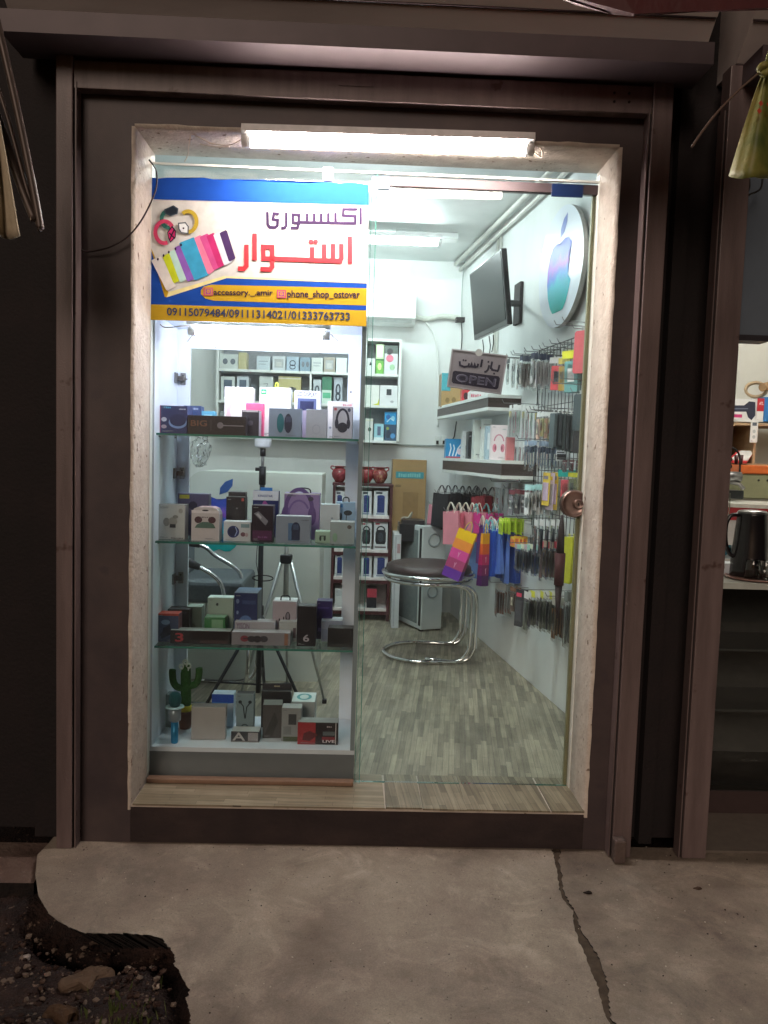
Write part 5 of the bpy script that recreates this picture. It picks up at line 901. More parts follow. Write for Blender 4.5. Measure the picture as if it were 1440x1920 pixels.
# silver camera tripod
YT = 1.32; xT = W(537, 1040, YT).x; t = thing('camera_tripod', 'silver camera tripod with black joints behind the display cabinet', 'tripod', (xT, YT, ZF)); zh = W(538, 1048, YT).z-ZF
SL = mat('#a9aeac', .3, .7, .08, name='silver_alu')
mb = MB(); mb.tube([(0, 0, zh-.34), (0, 0, zh+.22)], .012, SL, 10); mb.build('centre_column', t)
mb = MB(); mb.box((-.032, -.024, zh-.024), (.032, .024, zh+.024), DK, .006); mb.build('hub', t)
mb = MB(); mb.box((-.03, -.02, zh+.2205), (.03, .02, zh+.25), DK, .006); mb.tube([(-.03, 0, zh+.235), (-.085, 0, zh+.232)], .006, DK, 8); mb.build('pan_head', t)
for a in (205, 335, 90):
    ca, sa = math.cos(R(a)), math.sin(R(a)); mb = MB(); mb.tube([(ca*.025, sa*.025, zh), (ca*.15, sa*.13, zh*.45), (ca*.25, sa*.2, .01)], [.011, .009, .006], SL, 8); mb.build('leg', t)
    mb = MB(); mb.box((ca*.25-.012, sa*.2-.012, 0.001), (ca*.25+.012, sa*.2+.012, .024), DK, .003); mb.build('foot', t); mb = MB(); mb.box((ca*.15-.013, sa*.13-.012, zh*.45-.015), (ca*.15+.013, sa*.13+.012, zh*.45+.015), DK, .003); mb.build('leg_lock', t)
# chrome armed chair
YH = 1.05; x0c = W(352, 1060, YH).x; t = thing('armchair', 'grey upholstered chair with black padded chrome arms behind the cabinet', 'chair', (x0c-.06, YH+.1, ZF)); T0 = Vector(t.location)
for k, (dy, pts) in enumerate(((-.02, [(300, 1035), (352, 1053), (375, 1064), (398, 1078), (412, 1092), (419, 1110), (420, 1135)]), (.22, [(300, 1012), (375, 1022), (404, 1042), (434, 1060), (448, 1072), (453, 1090), (450, 1120)]))):
    mb = MB(); mb.tube([p-T0 for p in bez([W(x, y, YH+dy) for x, y in pts], 6)], .011, CHROME, 10); mb.build('arm_tube', t)
    mb = MB(); q = pts[1:4] if k == 0 else pts[:3]; A = W(q[0][0]-30, q[0][1]-12, YH+dy)-T0; Bq = W((q[1][0]+0), q[1][1]-0, YH+dy)-T0; mb.tube([A, A.lerp(Bq, .5), Bq], [.024, .026, .015], mat('#35373a', .6), 12); mb.build('arm_pad', t)
cgs = mat('#5f676b', .75, 0, .15, 60, .3, 300, name='grey_fabric')
a_, b_ = W(330, 1088, YH+.1)-T0, W(455, 1132, YH+.1)-T0
mb = MB(); mb.box((a_.x, -.02, b_.z), (b_.x, .46, a_.z), cgs, .02); mb.build('seat', t)
mb = MB(); mb.box((a_.x-.08, -.02, b_.z), (a_.x-.002, .46, a_.z+.42), cgs, .02); mb.build('backrest', t)
for y in (.0, .40): mb = MB(); mb.tube(bez([(b_.x-.02, y, b_.z), (b_.x+.03, y, b_.z-.12), (b_.x+.02, y, .10), (b_.x-.06, y, .016), (a_.x+.05, y, .014)], 6), .011, CHROME, 10); mb.build('leg_frame', t)
# clear plastic bag hung beside the cabinet opening
cb_ = W(376, 845, .85); mb = MB(); k = mb.mi(PLAST); g = bmesh.ops.create_icosphere(mb.bm, subdivisions=4, radius=1)
for v in g['verts']:
    q = v.co.copy(); n1 = mn.noise(q*2.1)*.35+mn.noise(q*5.3)*.16; v.co = Vector((q.x*.045*(1+n1), q.y*.035*(1+n1), q.z*.075*(1+n1*.6)))
for f in mb.bm.faces: f.material_index = k
o = mb.build('plastic_bag', loc=cb_); tag(o, 'crumpled clear plastic bag seen through the cabinet beside the rear frame', 'bag')
# ================================================================ HANGING GOODS ON THE RIGHT WALL
def solve_off(px, py, u):
    lo, hi = -.1, 1.2
    for _ in range(40):
        m_ = (lo+hi)/2
        if (RW(px, py, m_)-WB-WN*m_).dot(WU) < u: hi = m_
        else: lo = m_
    return (lo+hi)/2
def pxof(p):
    d = p-CAM; return CX+F*d.dot(RT)/d.dot(fw)
def off_for(px, u, z):
    lo, hi = -.2, .9
    for _ in range(40):
        m_ = (lo+hi)/2
        if pxof(wallp(u, m_, z)) > px: lo = m_
        else: hi = m_
    return (lo+hi)/2
WANG = math.atan2(WU.y, WU.x)                 # item local x runs along the wall away from the door
def lighten(h): return '#%02x%02x%02x' % tuple(min(240, int(int(h[i:i+2], 16)*1.12+22)) for i in (1, 3, 5))
def pack_meshes(kind, w_, h, cols):
    """list of (part name, mesh, label) for one hanging pack; local x = width, -y... y = thickness, top at z=0"""
    out = []
    def fin(mb, nm):
        bmesh.ops.recalc_face_normals(mb.bm, faces=mb.bm.faces); me = bpy.data.meshes.new(nm); mb.bm.to_mesh(me); mb.bm.free()
        for m in mb.mats: me.materials.append(m)
        out.append((nm, me))
    c0, c1, c2 = [lighten(c) for c in (list(cols)+[cols[-1]]*3)[:3]] if kind != 'bag' else (list(cols)+[cols[-1]]*3)[:3]
    hw = w_/2
    if kind in ('blister', 'cable', 'blades'):
        hh = h*.17
        mb = MB(); mb.box((-hw, -.0008, -hh), (hw, .0008, 0), mat(c0, .4)); fin(mb, 'header_card')
        mb = MB(); k = mb.mi(PLAST)
        P_ = []
        for j in range(7):
            z = -hh-(h-hh)*j/6; t_ = .001+.006*math.sin(math.pi*min(1, (j+.0)/5.5)); P_.append([(-hw, -t_*.3, z), (-hw*.3, -t_+random.uniform(-.0015, .0015), z), (hw*.4, -t_+random.uniform(-.0015, .0015), z), (hw, -t_*.3, z)])
        vv = [[mb.bm.verts.new(Vector(p)) for p in r] for r in P_]
        for a, b in zip(vv, vv[1:]):
            for j in range(3): f = mb.bm.faces.new((a[j], a[j+1], b[j+1], b[j])); f.material_index = k
        fin(mb, 'clear_bag')
        mb = MB()
        if kind == 'cable':
            pts = [(hw*.62*math.sin(a), .001*math.sin(a*3), -h*.55+h*.33*math.cos(a)) for a in [i*.45 for i in range(28)]]; mb.tube(pts, w_*.045, mat(c1, .45), 6); mb.box((-hw*.25, -.006, -h*.40), (hw*.25, .006, -h*.20), mat(c2, .4), .002)
        elif kind == 'blades':
            for i in range(3): x = (i-1)*hw*.55; mb.box((x-hw*.16, -.004, -h*.92), (x+hw*.16, .003, -h*.25), mat((c1, c2, c1)[i], .35), .001)
        else:
            mb.box((-hw*.7, -.005, -h*.93), (hw*.7, .005, -h*.24), mat(c1, .4), .002); mb.box((-hw*.35, -.0065, -h*.7), (hw*.35, -.0052, -h*.4), mat(c2, .4))
        fin(mb, 'contents')
    elif kind == 'card':
        mb = MB(); mb.box((-hw, -.0015, -h), (hw, .0015, 0), mat(c0, .4), .0005); fin(mb, 'card'); mb = MB(); mb.box((-hw*.75, -.0065, -h*.85), (hw*.75, -.0017, -h*.3), mat(c1, .35), .0015); fin(mb, 'contents')
        mb = MB(); mb.box((-hw*.8, -.0024, -h*.2), (hw*.5, -.0016, -h*.1), mat(c2, .4)); fin(mb, 'print')
    elif kind == 'pouch':
        mb = MB(); fs = mb.prism([(-hw, -h*.04), (-hw*.8, 0), (hw*.8, 0), (hw, -h*.04), (hw, -h*.96), (hw*.8, -h), (-hw*.8, -h), (-hw, -h*.96)], lambda x, z: Vector((x, -.007, z)), lambda x, z: Vector((x, .007, z)), mat(c0, .55, 0, .1, 60, .2, 200)); fin(mb, 'sleeve'); mb = MB(); mb.box((-hw*.2, -.001, .0003), (hw*.2, .001, .018), mat(c1, .4)); fin(mb, 'hang_tab')
    elif kind == 'bag':
        c = mat(c0, .5, 0, .08, 15); mb = MB(); g = .016
        p = [(-hw, -g*.4, 0), (hw, -g*.4, 0), (hw, g*.4, 0), (-hw, g*.4, 0), (-hw, -g, -h), (hw, -g, -h), (hw, g, -h), (-hw, g, -h)]
        mb.faces(p, [(0, 1, 5, 4), (1, 2, 6, 5), (2, 3, 7, 6), (3, 0, 4, 7), (4, 5, 6, 7)], c); mb.faces([(-hw, -g*.38, -.001), (hw, -g*.38, -.001), (hw, g*.38, -.001), (-hw, g*.38, -.001)], [(3, 2, 1, 0)], mat(c1, .6)); fin(mb, 'paper_body')
        for sy in (-1, 1):
            mb = MB(); mb.tube(bez([(-hw*.5, sy*g*.4, -.012), (-hw*.42, sy*g*.35, .02), (-hw*.15, sy*.003, .055), (0, 0, .062), (hw*.15, sy*.003, .055), (hw*.42, sy*g*.35, .02), (hw*.5, sy*g*.4, -.012)], 3), .0028, mat(c2, .7), 5); fin(mb, 'rope_handle')
    return out
def put(name, label, cat, group, parts, loc, rz, tilt=0.):
    root = thing(name, label, cat, loc, (0, R(tilt), rz), group)
    for nm, me in parts: o = bpy.data.objects.new(nm, me); COL.objects.link(o); o.parent = root
    return root
def hook(u, z, tip, label=None, grp='wire hooks on the grid panel', up=.02):
    mb = MB(); a = wallp(u, .012, z); pts = [Vector((0, 0, 0)), WN*(tip-.02), WN*(tip), WN*(tip+.012)+Vector((0, 0, up))]
    mb.tube(pts, .0022, STEEL, 6); o = mb.build('display_hook', loc=a); tag(o, label or 'plain steel wire hook carrying goods on the right wall grid', 'hook', grp); return o
def row(name, label, pr0, pr1, yt, yb, n, kind, cols, w_, turn=0., group=None, cat='hanging pack', alt=None, jit=.12, nohook=False, extra=.03):
    """n packs on one hook: pr0 = pixel column of the pack nearest the wall, pr1 = of the pack at the hook's tip"""
    p = RW(pr0, yt, .035); u = (p-WB-WN*.035).dot(WU); z = p.z; h = z-RW(pr0, yb, .035).z
    o1 = off_for(pr1, u, z); alts = [cols]+(alt or []); M = [pack_meshes(kind, w_*random.uniform(.88, 1.06), h*(1.0 if v_ == 0 else random.uniform(.84, 1.0)), c) for v_ in range(3 if n > 2 else 1) for c in alts]
    if not nohook: hook(u, z+.006, max(o1, .04)+extra)
    for i in range(n):
        of = .035+(o1-.035)*(i/(max(1, n-1))); a = turn+random.uniform(-jit, jit)
        put(name, label, cat, group or (label if n > 1 else None), M[i % len(M)], wallp(u+random.uniform(-.004, .004), of, z-random.uniform(0, .006)), WANG+math.pi+a, random.uniform(-2, 2)*(4 if kind == 'bag' else 1.3))
    return u, z, o1
# grid
t = thing('wire_grid', 'dark wire grid panel fixed along the right wall near the door', 'wire panel', wallp(.1, .02, 1.4)); T0 = Vector(t.location)
mb = MB(); k = 0; GW = mat('#3c3c40', .4, .6, .05)
u = -.42
while u < .66: mb.tube([wallp(u, .022, .80)-T0, wallp(u, .022, 2.03)-T0], .0022, GW, 4, cap=False); u += .05
z = .80
while z < 2.04: mb.tube([wallp(-.42, .026, z)-T0, wallp(.65, .026, z)-T0], .0022, GW, 4, cap=False); z += .10
mb.build('mesh_wires', t)
mb = MB(); fr_ = [wallp(-.42, .024, .80)-T0, wallp(.65, .024, .80)-T0, wallp(.65, .024, 2.03)-T0, wallp(-.42, .024, 2.03)-T0]; mb.tube(fr_, .004, GW, 6, closed=True); mb.build('frame', t)
# empty hooks at the top
for tx, ty, bx in ((1000, 653, 1040), (1014, 651, 1052), (1021, 647, 1062), (1034, 641, 1070), (1048, 639, 1086), (986, 661, 1024), (961, 663, 1010), (1043, 607, 1100), (1058, 600, 1108), (1037, 716, 1092), (1053, 707, 1094), (990, 770, 1040), (1003, 767, 1060), (1020, 762, 1075)):
    p = RW(bx, ty+5, .012); u = (p-WB-WN*.012).dot(WU); hook(u, p.z, max(.06, off_for(tx, u, p.z)-.012), 'empty steel wire hook reaching out from the right wall grid', 'empty wire hooks')
HP = 'hanging_pack'
row(HP, 'black cable pack on the farthest hook of the top row', 972, 953, 674, 729, 3, 'cable', ('#2a2c34', '#26282e', '#1c1e24'), .05)
row(HP, 'grey and white cable pack on the second hook of the top row', 981, 965, 673, 727, 3, 'cable', ('#c8ccd0', '#8f9498', '#c4c8cc'), .05)
row(HP, 'long dark and silver strip pack on the third hook of the top row', 1003, 978, 667, 731, 6, 'blister', ('#2c3048', '#8c8684', '#5c5854'), .05)
row(HP, 'blue-grey and white strip pack on the fourth hook of the top row', 1034, 1000, 663, 734, 8, 'blister', ('#2a2e4c', '#a4a2a4', '#6c6a6c'), .055)
row('phone_case_pack', 'red and black phone case in a clear pack', 1048, 1040, 668, 734, 1, 'blister', ('#d4d0c4', '#c4464c', '#26242a'), .10, .75, jit=0)
row('phone_case_pack', 'mustard yellow phone case behind the red and black one', 1060, 1056, 670, 736, 2, 'blister', ('#c8b45c', '#9c7c34', '#6c5424'), .07, .4)
row('phone_case_pack', 'teal and white phone case under a yellow header card', 1082, 1072, 657, 741, 2, 'blister', ('#d8cc30', '#5c8c8c', '#c4d4d4'), .10, .7, jit=.03)
row('phone_case_pack', 'long dusty red case hanging above the grid nearest the door frame', 1094, 1091, 619, 698, 1, 'pouch', ('#b0444c', '#8c8c8c'), .09, .5, jit=0)
row(HP, 'pastel phone charm in a clear bag on the far hook of the second row', 1006, 958, 760, 828, 7, 'cable', ('#dfe6de', '#c8a8ac', '#d8b878'), .06, alt=[('#dfe6de', '#a8c4b0', '#b0c8b8'), ('#e0e6e0', '#d88c98', '#e8c0c8')])
row(HP, 'peach and gold fluffy charm in a clear bag on the second row', 1040, 1010, 772, 830, 5, 'blister', ('#e4e2d8', '#cfa08c', '#d8cca0'), .07, alt=[('#e0ded0', '#d8c894', '#b07c60')])
row('phone_pouch', 'charcoal zipped pouch in the second row of the right wall', 1078, 1038, 776, 846, 6, 'pouch', ('#2c3238', '#c8ccc8'), .075, alt=[('#3a4448', '#c8ccc8')])
row('phone_pouch', 'black pouch with pink flower print nearest the door frame', 1086, 1079, 782, 850, 1, 'pouch', ('#262a30', '#d07c90'), .08, .4)
row('phone_pouch', 'dark teal-black pouch right beside the door frame', 1094, 1088, 738, 806, 2, 'pouch', ('#2c3a3e', '#9aa4a4'), .08, .4)
row(HP, 'pink charm with white tag on the third row', 985, 966, 828, 892, 3, 'cable', ('#e8e4e4', '#d87c90', '#ece6e8'), .06)
row(HP, 'blue-grey data cable on a card in the third row', 1042, 986, 827, 884, 12, 'cable', ('#8494a8', '#7c8ca4', '#5c6c84'), .055, jit=.3)
row('phone_case_pack', 'small black phone case with white rim under the dark pouches', 1054, 1050, 845, 864, 1, 'card', ('#d8d8dc', '#1a1618', '#1a1618'), .07, .8)
row(HP, 'tall maroon blade pack behind the charcoal pouches', 1084, 1060, 862, 886, 3, 'blades', ('#4a2226', '#5c2c30', '#3c2022'), .05)
row(HP, 'crinkled clear bag of silver parts at the left of the fourth row', 966, 934, 905, 962, 4, 'cable', ('#b8bec0', '#9ca4a8', '#7c8488'), .10, jit=.5)
row(HP, 'dark pack with dark red header card in the fourth row', 994, 960, 918, 968, 4, 'blister', ('#5c2028', '#5c5a60', '#c8ccd0'), .07, .25)
row(HP, 'white tool pack with a light teal header card in the fourth row', 1030, 990, 908, 970, 7, 'blister', ('#9cd0d4', '#d8dcd8', '#4c5050'), .07, .1, jit=.05)
row(HP, 'lilac and ochre pack behind the teal and red pack', 1042, 1026, 885, 956, 3, 'card', ('#c8a83c', '#b09cb4', '#7c7480'), .06, .3, alt=[('#b8a8bc', '#8c8890', '#c8a83c')])
o = row('phone_case_pack', 'teal ended pack with a red phone case turned towards the door', 1066, 1052, 879, 957, 1, 'blister', ('#1a9a94', '#c04a58', '#a83c4c'), .11, 1.15, jit=0)
row(HP, 'yellow topped olive pack above the round door lock', 1084, 1074, 886, 935, 3, 'blister', ('#c4c430', '#6c7040', '#4c5044'), .07, .5)
row(HP, 'lime green card in the fifth row', 985, 940, 971, 1002, 9, 'card', ('#9cb82a', '#7c9424', '#c8d860'), .065, jit=.25)
row(HP, 'grey printed card at the end of the lime green cards', 992, 984, 974, 1006, 1, 'card', ('#8c9090', '#9ca0a0', '#b4b8b8'), .08, .5)
row('hair_clipper', 'slim dark grooming tool in a clear pack in the fifth row', 1048, 1006, 974, 1046, 5, 'blades', ('#c4c8c8', '#2c3440', '#3c444c'), .055)
row(HP, 'brown leather strap with pink tab beside the blue gift bags', 952, 944, 1002, 1054, 2, 'card', ('#8c7440', '#6c5830', '#c87888'), .05, .2)
row(HP, 'small pack with orange and yellow header card in the sixth row', 985, 962, 1004, 1024, 4, 'card', ('#d89a34', '#c46c3c', '#e0c040'), .055, .3)
row(HP, 'pastel topped stylus pack in the sixth row', 1012, 968, 1020, 1080, 9, 'blades', ('#c8ccb0', '#5c6468', '#3c4858'), .055, alt=[('#8cbcb0', '#44505c', '#2c3444'), ('#b49ca8', '#4c4c54', '#34404c')])
row('stylus', 'long pale blue card slanting across the sixth row', 956, 950, 1022, 1072, 1, 'card', ('#a8b8c4', '#8c9cac', '#c8d4dc'), .045, .8)
row(HP, 'grey-brown blade pack in the sixth row', 1046, 1016, 1014, 1090, 6, 'blades', ('#b4b0a0', '#6c6258', '#8c8274'), .055, alt=[('#c04858', '#5c5248', '#5c2c34')])
row(HP, 'tall acid yellow pack low beside the door frame', 1076, 1068, 1006, 1094, 2, 'pouch', ('#a8a81c', '#c8c860'), .06, .5)
row(HP, 'loose clear bag of brown pens at the far left of the lowest row', 958, 932, 1094, 1156, 4, 'blades', ('#a8a8a4', '#5c4038', '#7c5c50'), .08, jit=.4)
row(HP, 'brown and cream pack in the lowest row', 972, 962, 1100, 1150, 2, 'blister', ('#6c4834', '#4c3c34', '#c8bca8'), .06, .3)
row(HP, 'black card with a pink mark in the lowest row', 984, 976, 1104, 1176, 2, 'card', ('#26262c', '#34343a', '#c83c58'), .06, .5)
row(HP, 'flat grey-green cable pack in the lowest row', 1038, 988, 1108, 1188, 10, 'blades', ('#d0d4cc', '#54584c', '#3c4038'), .06, alt=[('#c4c840', '#4c5048', '#5c6054'), ('#d4d8d4', '#34363c', '#4c4a58')])
row(HP, 'brown blade pack in the lowest row by the door frame', 1056, 1040, 1120, 1204, 4, 'blades', ('#8c8880', '#6c4c30', '#3c2c28'), .055)
row(HP, 'dark tool pack with silver rod at the lowest right of the grid', 1080, 1062, 1110, 1216, 4, 'blades', ('#5c605c', '#3c403c', '#8c9490'), .06)
# dark red folded umbrella hanging behind the door lock
p = RW(1054, 966, .16); t = thing('folded_umbrella', 'long dark red and black folded umbrella hanging upright beside the door lock', 'umbrella', p)
zs_ = [p.z-RW(1054, y, .16).z for y in (966, 1000, 1038, 1100, 1150, 1165)]
mb = MB(); mb.tube([(0, 0, -zs_[0]), (0, 0, -zs_[1]), (.0, 0, -zs_[2])], [.007, .016, .019], mat('#2a1416', .6), 10); mb.build('handle', t)
mb = MB(); mb.tube([(0, 0, -zs_[2]), (0, 0, -zs_[3])], [.026, .024], mat('#4c1a1e', .7, 0, .2, 50), 10); mb.build('canopy', t)
mb = MB(); mb.tube([(0, 0, -zs_[3]), (0, 0, -zs_[4]), (0, 0, -zs_[5])], [.019, .010, .004], mat('#2a1416', .6), 8); mb.build('tip', t)
# ---------------------------------------------------------------- gift bags
GB = 'gift_bag'
row(GB, 'small pink striped gift bag at the far end of the gift bags', 832, 812, 941, 985, 3, 'bag', ('#d48c98', '#b86c7c', '#e8e0d0'), .12, .9, cat='gift bag', nohook=True) if False else None
row(GB, 'black gift bag in the farthest row under the lower shelf', 892, 828, 926, 1000, 6, 'bag', ('#1c1a20', '#2c2a30', '#26242a'), .20, .25, cat='gift bag', jit=.2)
row(GB, 'dark red gift bag in the farthest row under the lower shelf', 922, 896, 930, 985, 3, 'bag', ('#8c2430', '#6c1c26', '#2a2024'), .16, .35, cat='gift bag')
row(GB, 'small pink gift bag with cream handles in the middle row', 872, 816, 948, 992, 3, 'bag', ('#cf8796', '#b87080', '#ece4d4'), .12, .6, cat='gift bag')
row(GB, 'pink gift bag with cream rope handles in the middle row', 925, 846, 960, 1022, 7, 'bag', ('#d98a98', '#c47484', '#ece6d6'), .15, .4, cat='gift bag', jit=.2, alt=[('#d46a7c', '#b85c6c', '#efe8d8')])
row(GB, 'magenta gift bag with teal rope handles', 930, 892, 962, 1004, 3, 'bag', ('#cc3f8c', '#b03078', '#6fc0c0'), .15, .3, cat='gift bag')
row(GB, 'royal blue gift bag with teal rope handles in the front row', 965, 912, 992, 1092, 8, 'bag', ('#2f55b4', '#a8bce0', '#7cc8cc'), .15, .1, cat='gift bag', jit=.32, alt=[('#2a4796', '#a8bce0', '#7cc8cc'), ('#5578c8', '#dfe6f2', '#e8ece8')])
row(GB, 'light blue gift bag beside the rainbow bag', 908, 896, 992, 1086, 2, 'bag', ('#6f93d4', '#c4d4ec', '#2f6fd0'), .14, .45, cat='gift bag', nohook=True)
row(GB, 'dark violet gift bag with cream handles between the pink and blue bags', 938, 905, 985, 1060, 3, 'bag', ('#5a2a78', '#7c4c9c', '#ece4d4'), .14, .3, cat='gift bag', jit=.3)
row(GB, 'bright red gift bag with cream handles behind the rainbow bag', 905, 868, 968, 1020, 3, 'bag', ('#c4303c', '#8c2028', '#ece4d4'), .13, .5, cat='gift bag', jit=.3)
def stripes_bag(label, px0, px1, yt, yb, Y, ry, tilt, cols, g=.03):
    a, b = W(px0, yt, Y), W(px1, yt, Y); h = a.z-W(px0, yb, Y).z; wd = abs(b.x-a.x)/max(.3, math.cos(R(ry))); c = (a+b)/2
    t = thing(GB, label, 'gift bag', c, (0, R(tilt), R(ry))); hw = wd/2
    mb = MB(); n = len(cols)
    for i, cl_ in enumerate(cols):
        z0_, z1_ = -h*(i+1)/n, -h*i/n; g0 = g*(.35+.65*i/n); g1 = g*(.35+.65*(i+1)/n); m = mat(cl_, .4, 0, .04)
        p_ = [(-hw, -g0, z1_), (hw, -g0, z1_), (hw, g0, z1_), (-hw, g0, z1_), (-hw, -g1, z0_), (hw, -g1, z0_), (hw, g1, z0_), (-hw, g1, z0_)]
        mb.faces(p_, [(0, 1, 5, 4), (1, 2, 6, 5), (2, 3, 7, 6), (3, 0, 4, 7)]+([(4, 5, 6, 7)] if i == n-1 else []), m)
    mb.build('paper_body', t)
    for sy in (-1, 1): mb = MB(); mb.tube(bez([(-hw*.4, sy*g*.3, -.012), (-hw*.3, sy*g*.3, .03), (0, 0, .055), (hw*.3, sy*g*.3, .03), (hw*.4, sy*g*.3, -.012)], 3), .0025, mat('#e8c84c' if sy < 0 else '#6f7fd0', .7), 5); mb.build('rope_handle', t)
    d = Decal(lambda u, v, l: Vector((-hw+2*hw*u, -g*(.35+.65*(1-v))-l-.001, -h+v*h)), asp=wd/h); lt = mat('#e8b4d0', .5)
    for v in (.50, .28): d.line([(.45, v+.05), (.5, v), (.56, v+.06)], .012, lt); d.line([(.5, v), (.5, v-.05)], .012, lt)
    d.build('print', t)
RBW = ['#f0c414', '#ee9440', '#d8509c', '#b04878', '#6a34a4']
stripes_bag('rainbow striped gift bag facing the door, frontmost of the gift bags', 862, 894, 996, 1090, 1.50, -28, 18, RBW)
stripes_bag('second rainbow striped gift bag seen edge on between the blue bags', 903, 918, 1000, 1098, 1.52, 38, 2, ['#e8a41c', '#e0642c', '#c02c6c', '#7c2260', '#4a1c5c'], .02)
# ================================================================ OPEN SIGN hanging inside the door
YO = .30; pts_ = [W(847, 654, YO), W(952, 667, YO), W(939, 740, YO), W(838, 725, YO)]; c = sum(pts_, Vector())/4
t = thing('open_sign', 'grey framed open sign with Persian and English lettering hanging tilted inside the door', 'sign', c)
def sg(u, v, l): return pts_[0].lerp(pts_[1], u).lerp(pts_[3].lerp(pts_[2], u), 1-v)+Vector((0, -l, 0))-c
mb = MB(); mb.hexa([sg(0, 0, .004), sg(1, 0, .004), sg(1, 0, -.01), sg(0, 0, -.01), sg(0, 1, .004), sg(1, 1, .004), sg(1, 1, -.01), sg(0, 1, -.01)], mat('#8b8791', .4, 0, .05, name='sign_grey'), .003); mb.build('board', t)
fm = mat('#a9a6ae', .35); mb = MB()
for q in ((0, 0, 1, .035), (0, .965, 1, 1), (0, .0352, .025, .9648), (.975, .0352, 1, .9648)):
    mb.hexa([sg(q[0], q[1], .0042), sg(q[2], q[1], .0042), sg(q[2], q[1], .008), sg(q[0], q[1], .008), sg(q[0], q[3], .0042), sg(q[2], q[3], .0042), sg(q[2], q[3], .008), sg(q[0], q[3], .008)], fm)
mb.build('frame', t)
d = Decal(sg, asp=1.42, base=.0045); dm = mat('#1e1b33', .4); lm = mat('#7d7b90', .4)
d.poly([(.10, .44), (.07, .40), (.07, .16), (.10, .11), (.90, .11), (.93, .16), (.93, .40), (.90, .45)], dm)
d.text('OPEN', .14, .17, .87, .38, lm); d.text('OPEN', .155, .19, .855, .36, mat('#4c4a62', .4))
for s_ in ([(.88, .74), (.875, .62), (.865, .58), (.76, .59), (.75, .64)], [(.74, .80), (.735, .60)], [(.70, .70), (.69, .58), (.66, .52), (.63, .51)], [(.56, .82), (.555, .62)], [(.50, .70), (.495, .62), (.46, .60), (.44, .66), (.43, .60), (.40, .60), (.385, .67), (.375, .60), (.33, .59)], [(.34, .68), (.33, .60), (.26, .57), (.18, .60), (.165, .70)]):
    d.line(s_, .05, dm)
for x, y in ((.81, .50), (.675, .78), (.23, .74), (.27, .74)): d.ell(x, y, .018, .026, dm, 8)
d.build('lettering', t)
mb = MB(); sc2 = W(898, 661, .228); q = sc2-c; mb.lathe([(.014, 0), (.012, .008), (.005, .012), (.003, .05)], mat('#c9ccd0', .2), 16, Matrix.Translation(q), 'y'); mb.build('suction_cup', t)
# ================================================================ OUTSIDE ODDS AND ENDS
# dangling wire at the left of the head
mb = MB(); mb.tube(bez([W(280, 300, .1), W(292, 318, .02), W(294, 345, -.01), W(285, 375, -.02), W(262, 418, -.03), W(235, 447, -.03), W(200, 465, -.03), W(165, 472, -.02), W(152, 468, -.03)]), .0028, mat('#2b1a1c', .5), 6); tag(mb.build('wire'), 'thin dark wire looping from the doorway head to the left shutter rail', 'wire')
# red awning corner at the top right
mb = MB(); YA = -.75; N = 14; rows_ = []
bot = [(1040, -14), (1080, 4), (1120, 14), (1150, 22), (1190, 26), (1250, 22), (1310, 18), (1370, 16), (1450, 14), (1560, 12)]
RED = mat('#480c10', .6, 0, .15, 20, .2, 40, name='red_tarpaulin')
fs = mb.prism([(x, y) for x, y in bot]+[(1560, -260), (1000, -260)], lambda x, y: W(x, y, YA+.02*math.sin(x*.03)), lambda x, y: W(x, y, YA+.02*math.sin(x*.03))+Vector((0, .012, 0)), RED); bmesh.ops.triangulate(mb.bm, faces=fs[:2]); tag(mb.build('awning_cloth'), 'edge of a red tarpaulin awning hanging over the top right', 'awning')
# folded awning arms with pale cloth at the left
YF = -.42; t = thing('folded_awning', 'folded awning arms with pale cloth hanging against the dark pier at the left', 'awning', W(40, 300, YF)); T0 = Vector(t.location)
AL = mat('#4d403a', .45, .3, .15, 20, name='worn_aluminium')
for pp, r_ in (([(-30, -60), (20, 150), (52, 300), (74, 415), (75, 428)], .011), ([(-60, 60), (0, 235), (36, 340), (66, 415)], .013), ([(-50, 30), (8, 200), (48, 345), (72, 425)], .006)):
    mb = MB(); mb.tube([p-T0 for p in bez([W(x, y, YF) for x, y in pp], 5)], r_, AL, 10); mb.build('arm', t)
mb = MB(); k = mb.mi(mat('#b3a68f', .8, 0, .12, 20, .3, 60, name='pale_canvas')); vv = []
for j in range(16):
    y = 190+j*17; xr = -8+46*(j/15)**.9; vv.append([mb.bm.verts.new(W(-60+(xr+60)*i/10, y+ (4 if j == 15 else 0)*math.sin(i), YF-.02-.03*math.sin(i*1.3+j*.1))-T0) for i in range(11)])
for a, b in zip(vv, vv[1:]):
    for i in range(10): f = mb.bm.faces.new((a[i], a[i+1], b[i+1], b[i])); f.material_index = k; f.smooth = True
o = mb.build('cloth', t); md = o.modifiers.new('thick', 'SOLIDIFY'); md.thickness = .006
